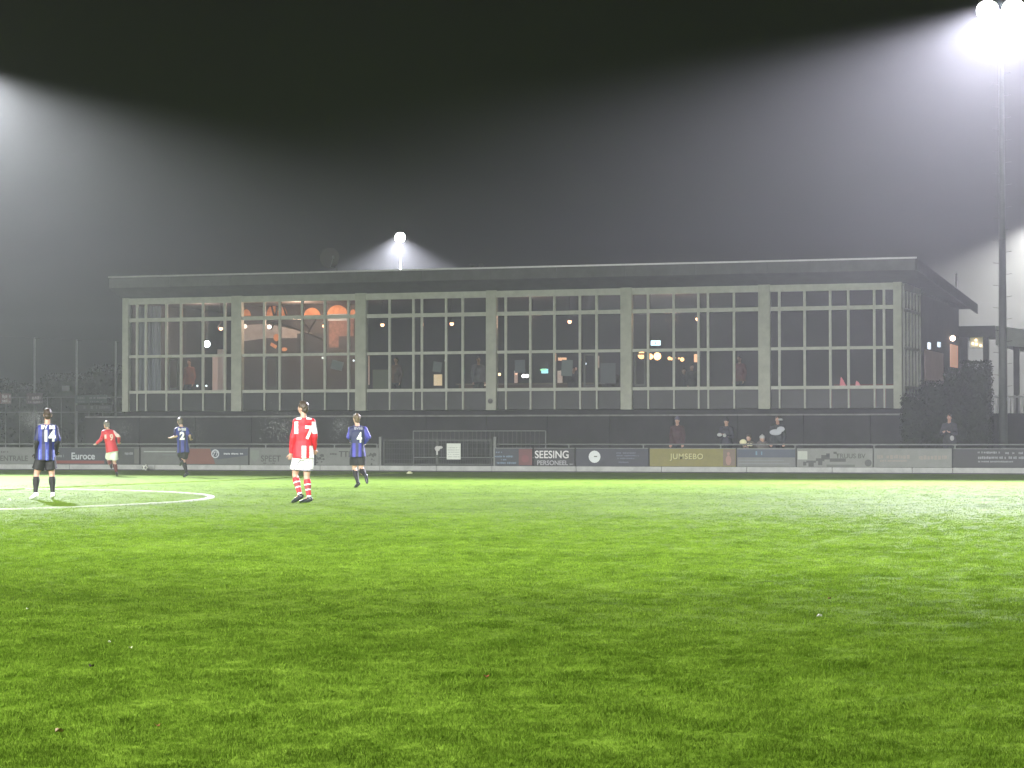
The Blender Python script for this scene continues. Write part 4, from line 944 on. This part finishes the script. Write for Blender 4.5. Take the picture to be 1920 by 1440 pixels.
# --- player 14
BLUE = mat('shirt_blue', (.028,.040,.24), .6, .15, 12, .1); NAVY = mat('shirt_navy', (.012,.014,.06), .6, .15, 12)
BLACK = mat('black_cloth', (.012,.012,.014), .7, .2, 10); WHITEC = mat('white_cloth', (.80,.80,.80), .7, .04, 10); REDC = mat('red_cloth', (.62,.020,.035), .6, .10, 10)
WBOOT = mat('white_boot', (.8,.82,.8), .35); BBOOT = mat('black_boot', (.02,.025,.03), .3, .3, 20)
PRINT = mat('shirt_print_white', (.82,.84,.84), .5); SKY = mat('shirt_light_blue', (.12,.17,.55), .6)
J, loc, rz, s = posed(83, 936, dict(head=(89,776.5,.01), neck=(88,793,-.01), sl=(73.5,802,0), sr=(103,802,0), el=(69,829,-.04), er=(107.5,828,-.04), wl=(68,849,.06), wr=(105.5,845,.10),
    hl=(77,857,0), hr=(93,857,0), kl=(68.5,889,.03), kr=(97,889,.03), al=(67,925,-.02), ar=(98.5,925,-.02), tl=(58,934,.10), tr=(97,934,.17)))
def stripes(c):
    t = (c.x*7.4+.35) % 1.0
    return 1 if t < .46 else (2 if (abs(t-.68) < .07 and c.z < .98 and c.y < 0) else 0)
r, so = person(J, vox=.0085, hair=(.04,.024,.016), shirt_mats=[BLUE, NAVY, SKY], shirt_paint=stripes, under=BLACK, gloves=BLACK, shorts=BLACK, socks=BLACK, boots=WBOOT,
    label='player standing in blue shirt number 14, black shorts and white boots, seen from behind', loc=loc, rz=rz)
kx, kz = (89.5-83)/s, (936-817)/s
project_text(r, so, '14', kx+.02, kz, .235, PRINT, bold=.05, sx=.80); project_text(r, so, 'BV BB', kx, kz+.170, .080, PRINT, bold=.012, name='name_print', sx=.95)
# --- player 7
J, loc, rz, s = posed(568, 943.5, dict(head=(568,764.5,.02), neck=(569,780,-.01), sl=(554,790,0), sr=(586,790,0), el=(549.5,820,-.05), er=(590,819,-.02), wl=(545.5,849,.02), wr=(590,842,.12),
    hl=(560,855,0), hr=(577,855,0), kl=(553,890,.06), kr=(575,893,.02), al=(562.5,928,-.06), ar=(579.5,933,-.02), tl=(549,941,.02), tr=(564,941.5,.04)))
def p7(c):
    x, z, y = c.x, c.z, c.y; L_ = -.135
    if z > 1.545 and abs(x-.015) > .045 and abs(x-.015) < .145 and y < .03: return 1
    if y < .02:
        if .97 < z < 1.085 and False: return 1
        if z < 1.06 and (-.02 < x < .060 or x > .118): return 1
    if z > 1.285 and z < 1.50 and (-.155 < x < -.090 or x > .165) : return 1
    return 0
def sh7(c):
    t = c.x*.9+(.78-c.z)*.62
    return 1 if (abs(t+.055) < .010 or abs(t-.095) < .010 or c.z < .625) and c.y < .05 else 0
GREYL = mat('shorts_trim', (.25,.24,.30), .7)
def so7(t): return 1 if (.36 < t < .42 or .60 < t < .66 or .90 < t) else (2 if .42 <= t <= .6 else 0)
r, so = person(J, vox=.0085, hair=(.055,.040,.028), hair_kind='tuft', head_yaw=R(52), sleeve='long', shirt_mats=[REDC, WHITEC], shirt_paint=p7, shorts_mats=[WHITEC, GREYL], shorts_paint=sh7,
    sock_mats=[REDC, WHITEC, mat('sock_faded', (.30,.05,.06), .7)], sock_paint=so7, boots=BBOOT, label='player in red and white shirt number 7, white shorts and hooped socks, looking left', loc=loc, rz=rz)
project_text(r, so, '7', (579.5-568)/s, (943.5-811)/s, .255, PRINT, bold=.035, sx=.95)
# --- player 4
J, loc, rz, s = posed(671, 914.5, dict(head=(668.5,784.5,.03), neck=(669.5,797.5,0), sl=(657.5,804,0), sr=(684,804,0), el=(654,819,-.02), er=(691,820,-.04), wl=(659,828,.20), wr=(683,832,.20),
    hl=(664,852,0), hr=(677,852,0), kl=(664.5,878,.10), kr=(677,879,.02), al=(671,905,-.10), ar=(685.5,892,-.34), tl=(666,913,.02), tr=(688,904,-.42)))
def st4(c): return 1 if (c.x*7+.4) % 1 < .5 and c.y < .04 and abs(c.x) < .2 else (1 if abs(c.x) < .13 and c.y < 0 and c.z > 1.05 else 0)  # navy for the stripes, and for the shade painted across the back
BLUE4 = mat('shirt_blue_violet', (.05,.05,.36), .6, .15, 12); NAVY_SHADE4 = mat('shirt_navy_and_shade', (.022,.028,.095), .6, .15, 12)
r, so = person(J, vox=.0095, hair=(.13,.09,.05), head_yaw=R(25), sleeve='long', shirt_mats=[BLUE4, NAVY_SHADE4], shirt_paint=st4, shorts=BLACK, socks=BLACK, boots=BBOOT, skin=SKIN2,
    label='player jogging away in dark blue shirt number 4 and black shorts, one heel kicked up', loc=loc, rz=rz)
project_text(r, so, '4', (674-671)/s, (914.5-820)/s, .25, PRINT, bold=.03, sx=.72); project_text(r, so, 'BVBB', (672-671)/s, (914.5-803)/s, .065, mat('print_dim', (.4,.4,.5), .6), bold=.012, name='name_print', sx=.95)
# --- running player in red
J, loc, rz, s = posed(213, 893, dict(head=(199.5,796,.12), neck=(203,804.5,.06), sl=(194,810,.0), sr=(212.5,810,.0), el=(190,823,-.10), er=(222,819,-.16), wl=(182,831,.06), wr=(222.5,829,.10),
    hl=(206,844,0), hr=(214,844,0), kl=(204,864,.28), kr=(214.5,868,.12), al=(208,872,-.10), ar=(218.5,886,-.02), tl=(209,877,-.22), tr=(219.5,891,.12)))
def pr_(c):
    if c.x > -.02 and c.z > 1.10 and c.x > .0: pass
    return 1 if (c.z > 1.17 and (c.x > -.01) and (c.x+.06-(1.32-c.z)*.5) > .06) or (-.27 < c.x < -.215 and 1.12 < c.z < 1.25) else 0
r, so = person(J, vox=.011, hair=(.16,.14,.12), hair_kind='ponytail', head_yaw=R(30), sleeve='long', shirt_mats=[REDC, mat('shirt_pale_pink', (.72,.58,.54), .7)], shirt_paint=pr_, shorts=WHITEC, socks=mat('sock_dark_red', (.16,.03,.03), .7), boots=BBOOT, skin=SKIN2,
    label='player running left in red shirt and white shorts near the dark blue board', loc=loc, rz=rz)
project_text(r, so, '9', (209-213)/s, (893-820)/s, .20, mat('print_pink', (.8,.6,.55), .6), bold=.04, sx=.8)
# --- running player 2
J, loc, rz, s = posed(347, 895, dict(head=(337.5,790,.10), neck=(340.5,799.5,.05), sl=(330,805,.0), sr=(350.5,805,.0), el=(331,817.5,-.12), er=(355.5,816,-.14), wl=(322,820.5,.06), wr=(357,822.5,.08),
    hl=(340,845,0), hr=(347,845,0), kl=(339,856,.34), kr=(343.5,863,.14), al=(341,866,.02), ar=(350,887,-.04), tl=(338,872,.10), tr=(345,893,.08)))
r, so = person(J, vox=.011, hair=(.13,.11,.09), head_yaw=R(20), shirt_mats=[BLUE, NAVY], shirt_paint=lambda c: 1 if (c.x*7+.2) % 1 < .35 else 0, shorts=BLACK, socks=BLACK, boots=BBOOT, skin=SKIN2,
    label='player running in blue shirt number 2 and black shorts right of the red runner', loc=loc, rz=rz)
project_text(r, so, '2', (341.5-347)/s, (895-817)/s, .24, PRINT, bold=.05, sx=.9); project_text(r, so, 'BVBB', (341-347)/s, (895-805)/s, .075, PRINT, bold=.012, name='name_print', sx=1.0)

# breath in the cold air: drifting droplets (uncountable)
def breath(px, py, Yd, rx, rz_, n, seed):
    r_ = np.random.default_rng(seed); g = P(px, py, Yd); V = []; Fc = []
    for _ in range(n):
        u = r_.normal(size=3)*.5; p = Vector((g.x+u[0]*rx, g.y+u[1]*.2, g.z+u[2]*rz_)); z = r_.uniform(.003, .008); b = len(V)
        q = Euler(r_.uniform(0, 6.28, 3)).to_matrix()
        for c in ((1,1,1),(-1,-1,1),(-1,1,-1),(1,-1,-1)): V.append(tuple(p+q @ Vector(c)*z*.6))
        Fc += [(b,b+1,b+2),(b,b+3,b+1),(b,b+2,b+3),(b+1,b+3,b+2)]
    return tag(MB().add(V, Fc).build('breath_mist', BREATH), kind='stuff')
BREATH = bpy.data.materials.new('breath_droplets'); BREATH.use_nodes = True
nt = BREATH.node_tree; t_ = nt.nodes.new('ShaderNodeBsdfTransparent'); mx = nt.nodes.new('ShaderNodeMixShader'); mx.inputs[0].default_value = .35
nt.nodes['Principled BSDF'].inputs['Base Color'].default_value = (.6,.62,.62,1); nt.nodes['Principled BSDF'].inputs['Roughness'].default_value = 1
nt.links.new(t_.outputs[0], mx.inputs[1]); nt.links.new(nt.nodes['Principled BSDF'].outputs[0], mx.inputs[2]); nt.links.new(mx.outputs[0], nt.nodes['Material Output'].inputs[0])
for px, py, gp, rx, rz_, n in ((62,785,(83,936),.26,.22,420),(528,800,(568,943.5),.42,.35,380),(638,800,(671,914.5),.26,.30,320),(232,806,(213,893),.36,.26,240),(368,805,(347,895),.28,.30,200)):
    breath(px, py, G(*gp).y, rx, rz_, n, px)

# --- spectators behind the rail
def bystander(px, pyh, Y, c, label, hat=None, base=0.0, tall=None, skin=SKIN, arm='down', hairc=(.04,.03,.02), group='spectators behind the rail', face=math.pi, legs=True, girth=1.12):
    top = P(px, pyh, Y); H = top.z-base; k = H/1.78
    J = dict(head=(0,.01,1.66*k), neck=(0,-.01,1.50*k), sl=(-.17*k,0,1.42*k), sr=(.17*k,0,1.42*k), el=(-.22*k,-.02,1.14*k), er=(.22*k,-.02,1.14*k), wl=(-.20*k,.08,.90*k), wr=(.20*k,.08,.90*k),
        hl=(-.09*k,0,.92*k), hr=(.09*k,0,.92*k), kl=(-.11*k,.02,.50*k), kr=(.11*k,.02,.50*k), al=(-.11*k,-.02,.09*k), ar=(.11*k,-.02,.09*k), tl=(-.13*k,.14,.04*k), tr=(.13*k,.14,.04*k))
    if arm == 'rail': J.update(el=(-.23*k,.10,1.16*k), er=(.23*k,.10,1.16*k), wl=(-.10*k,.34,1.20*k), wr=(.10*k,.34,1.20*k))
    m_ = c if not isinstance(c, tuple) else mat('coat_%d' % px, c, .8, .2, 6)
    rz = math.atan2(top.y, top.x)-math.pi/2+face+random.uniform(-.7, .7)*(1 if base else .5)
    return person(J, vox=.018, skin=skin, hair=hairc, hat=hat, sleeve='long', shirt_mats=[m_], trousers=mat('dark_trousers', (.02,.022,.03), .8), boots=mat('dark_shoe', (.02,.02,.02), .6), label=label, group=group, loc=(top.x, Y, base), rz=rz, fingers=True, girth=girth, wr=.02)
r, so = bystander(1270, 781, 75.2, (.05,.02,.025), 'spectator in maroon coat with lilac hat left of the mustard board centre', hat=(.12,.11,.17))
r, so = bystander(1362, 783, 75.0, (.035,.035,.05), 'spectator in dark coat raising pale gloved hands', arm='rail', hat=(.03,.03,.04))
MB().ball((.09,.42,1.22), (.09,.06,.06)).ball((-.08,.42,1.20), (.06,.06,.06)).build('gloves', flat('glove_pale', (.42,.44,.42)), r)
r, so = bystander(1404, 816, 74.3, (.10,.09,.07), 'child in brown coat holding pale yellow gloves over the board', arm='rail', skin=SKIN2)
MB().ball((.10,.32,.98), (.12,.07,.10)).ball((-.17,.36,.90), (.06,.05,.05)).ball((-.08,.36,.90), (.05,.05,.05)).build('gloves', flat('glove_yellow', (.75,.72,.45)), r)
r, so = bystander(1429, 818, 74.4, (.12,.11,.10), 'child in grey poncho and pale hat beside the yellow gloves', hat=(.45,.45,.45), girth=1.3)
r, so = bystander(1458, 779, 75.4, (.03,.035,.04), 'spectator in dark coat with large pale print on the chest and pale cap', hat=None)
sv = MB().ball((.05,.155,1.30), (.20,.02,.10), 16, 8).ball((-.12,.15,1.40), (.13,.02,.09), 12, 8).build('chest_print', flat('chest_pale', (.40,.42,.46)), r)
MB().ball((-.10,.05,1.71), (.09,.12,.045), 12, 8).build('cap', flat('cap_pale', (.42,.43,.44)), r)
r, so = bystander(1780, 775, 78.0, (.04,.04,.05), 'spectator in dark coat before the hedge near the mast', arm='rail')
MB().ball((-.18,.36,1.10), (.07,.05,.09)).build('gloves', flat('glove_grey2', (.4,.4,.4)), r)
# people inside the clubhouse
for i, (px, pyh, Y, c, lb) in enumerate(((355,672,FY+2.2,(.32,.10,.06),'person in orange red top at the first window bay'),(743,668,FY+2.4,(.12,.08,.06),'person with warm lit face in the third window bay'),
    (897,667,FY+2.0,(.16,.16,.17),'person in grey just left of the fourth post'),(1075,688,FY+1.6,(.03,.03,.03),'seated dark figure under the red lampshade'),(1282,690,FY+2.0,(.03,.03,.035),'dark figure standing in the fifth window bay'),
    (1297,682,FY+1.6,(.03,.03,.03),'dark round headed figure below the orange heater'),(1387,665,FY+1.6,(.22,.06,.05),'person in dull red top at the right of the fifth bay'),(1150,690,FY+2.4,(.05,.04,.04),'dark figure at the right end of the fourth bay'))):
    bystander(px, pyh, Y, c, lb, base=ZBOT+.05, group='people inside the clubhouse')

# --- ball, marker disc and litter on the turf
g = P(272, 874.5, BY-.35); fb = empty('football', (g.x, BY-.35, 0), label='pale football resting against the kick board left of centre', cat='ball')
bm = bmesh.new(); bmesh.ops.create_icosphere(bm, subdivisions=3, radius=.11)
for f_ in bm.faces:
    f_.smooth = True; c = f_.calc_center_median().normalized()
    ph = (1+5**.5)/2; best = max(abs(c.dot(Vector(q).normalized())) for q in ((0,1,ph),(0,-1,ph),(1,ph,0),(-1,ph,0),(ph,0,1),(ph,0,-1)))
    f_.material_index = 1 if best > .93 else 0
me = bpy.data.meshes.new('shell'); bm.to_mesh(me); bm.free(); me.materials.append(flat('ball_white', (.72,.74,.66))); me.materials.append(flat('ball_grey', (.15,.16,.15)))
o = bpy.data.objects.new('shell', me); link(o, fb); o.location = (0,0,.11)
g = G(768, 888); dm = empty('marker_disc', (g.x, min(g.y, BY-.3), 0), label='small pale yellow marker disc on the turf before the gate', cat='marker')
MB().loft([((0,0,.0),.10,.10,None),((0,0,.02),.10,.10,None),((0,0,.07),.045,.045,None),((0,0,.075),.03,.03,None)], 18).build('dome', flat('marker_yellow', (.72,.75,.45)), dm, True)
def litter(px, py, size, c, label, cat='leaf'):
    g = G(px, py, .03); r_ = random.Random(px); vs = []; n = 9
    for i in range(n): t = 2*math.pi*i/n; q = size*(.6+.5*r_.random()); vs.append((math.cos(t)*q, math.sin(t)*q*.6, size*.35*math.sin(t*2+px)+size*.4))
    vs.append((0,0,size*.15)); mb = MB().add(vs, [(i, (i+1) % n, n) for i in range(n)])
    mb.add([(x,y,z-.003) for x,y,z in vs], [((i+1) % n, i, n) for i in range(n)])
    o = mb.build('fallen_leaf' if cat == 'leaf' else 'paper_scrap', flat('lit_%d' % px, c)); o.location = (g.x, g.y, .028); return tag(o, label, cat, 'bits lying on the turf')
litter(1537, 1155, .022, (.75,.75,.72), 'white paper scrap on the turf right of centre', 'paper')
litter(1555, 1122, .018, (.12,.06,.02), 'dark brown leaf just above the white scrap')
litter(912, 1268, .018, (.30,.08,.03), 'reddish leaf on the turf below centre')
litter(110, 1371, .022, (.25,.17,.08), 'tan leaf near the lower left corner')
litter(296, 1360, .018, (.28,.12,.04), 'orange brown leaf at the lower left')
litter(172, 1249, .02, (.03,.025,.02), 'blackish leaf at the left of the turf')
litter(52, 1141, .014, (.7,.72,.6), 'pale speck at the far left of the turf', 'paper')
litter(205, 1203, .012, (.7,.72,.6), 'upper of two pale specks at the left', 'paper')
litter(245, 1214, .014, (.6,.65,.4), 'lower yellowish speck of two at the left', 'paper')
litter(17, 938, .05, (.7,.75,.6), 'pale scrap left of the player with number 14', 'paper')

bpy.data.scenes.remove(scratch)
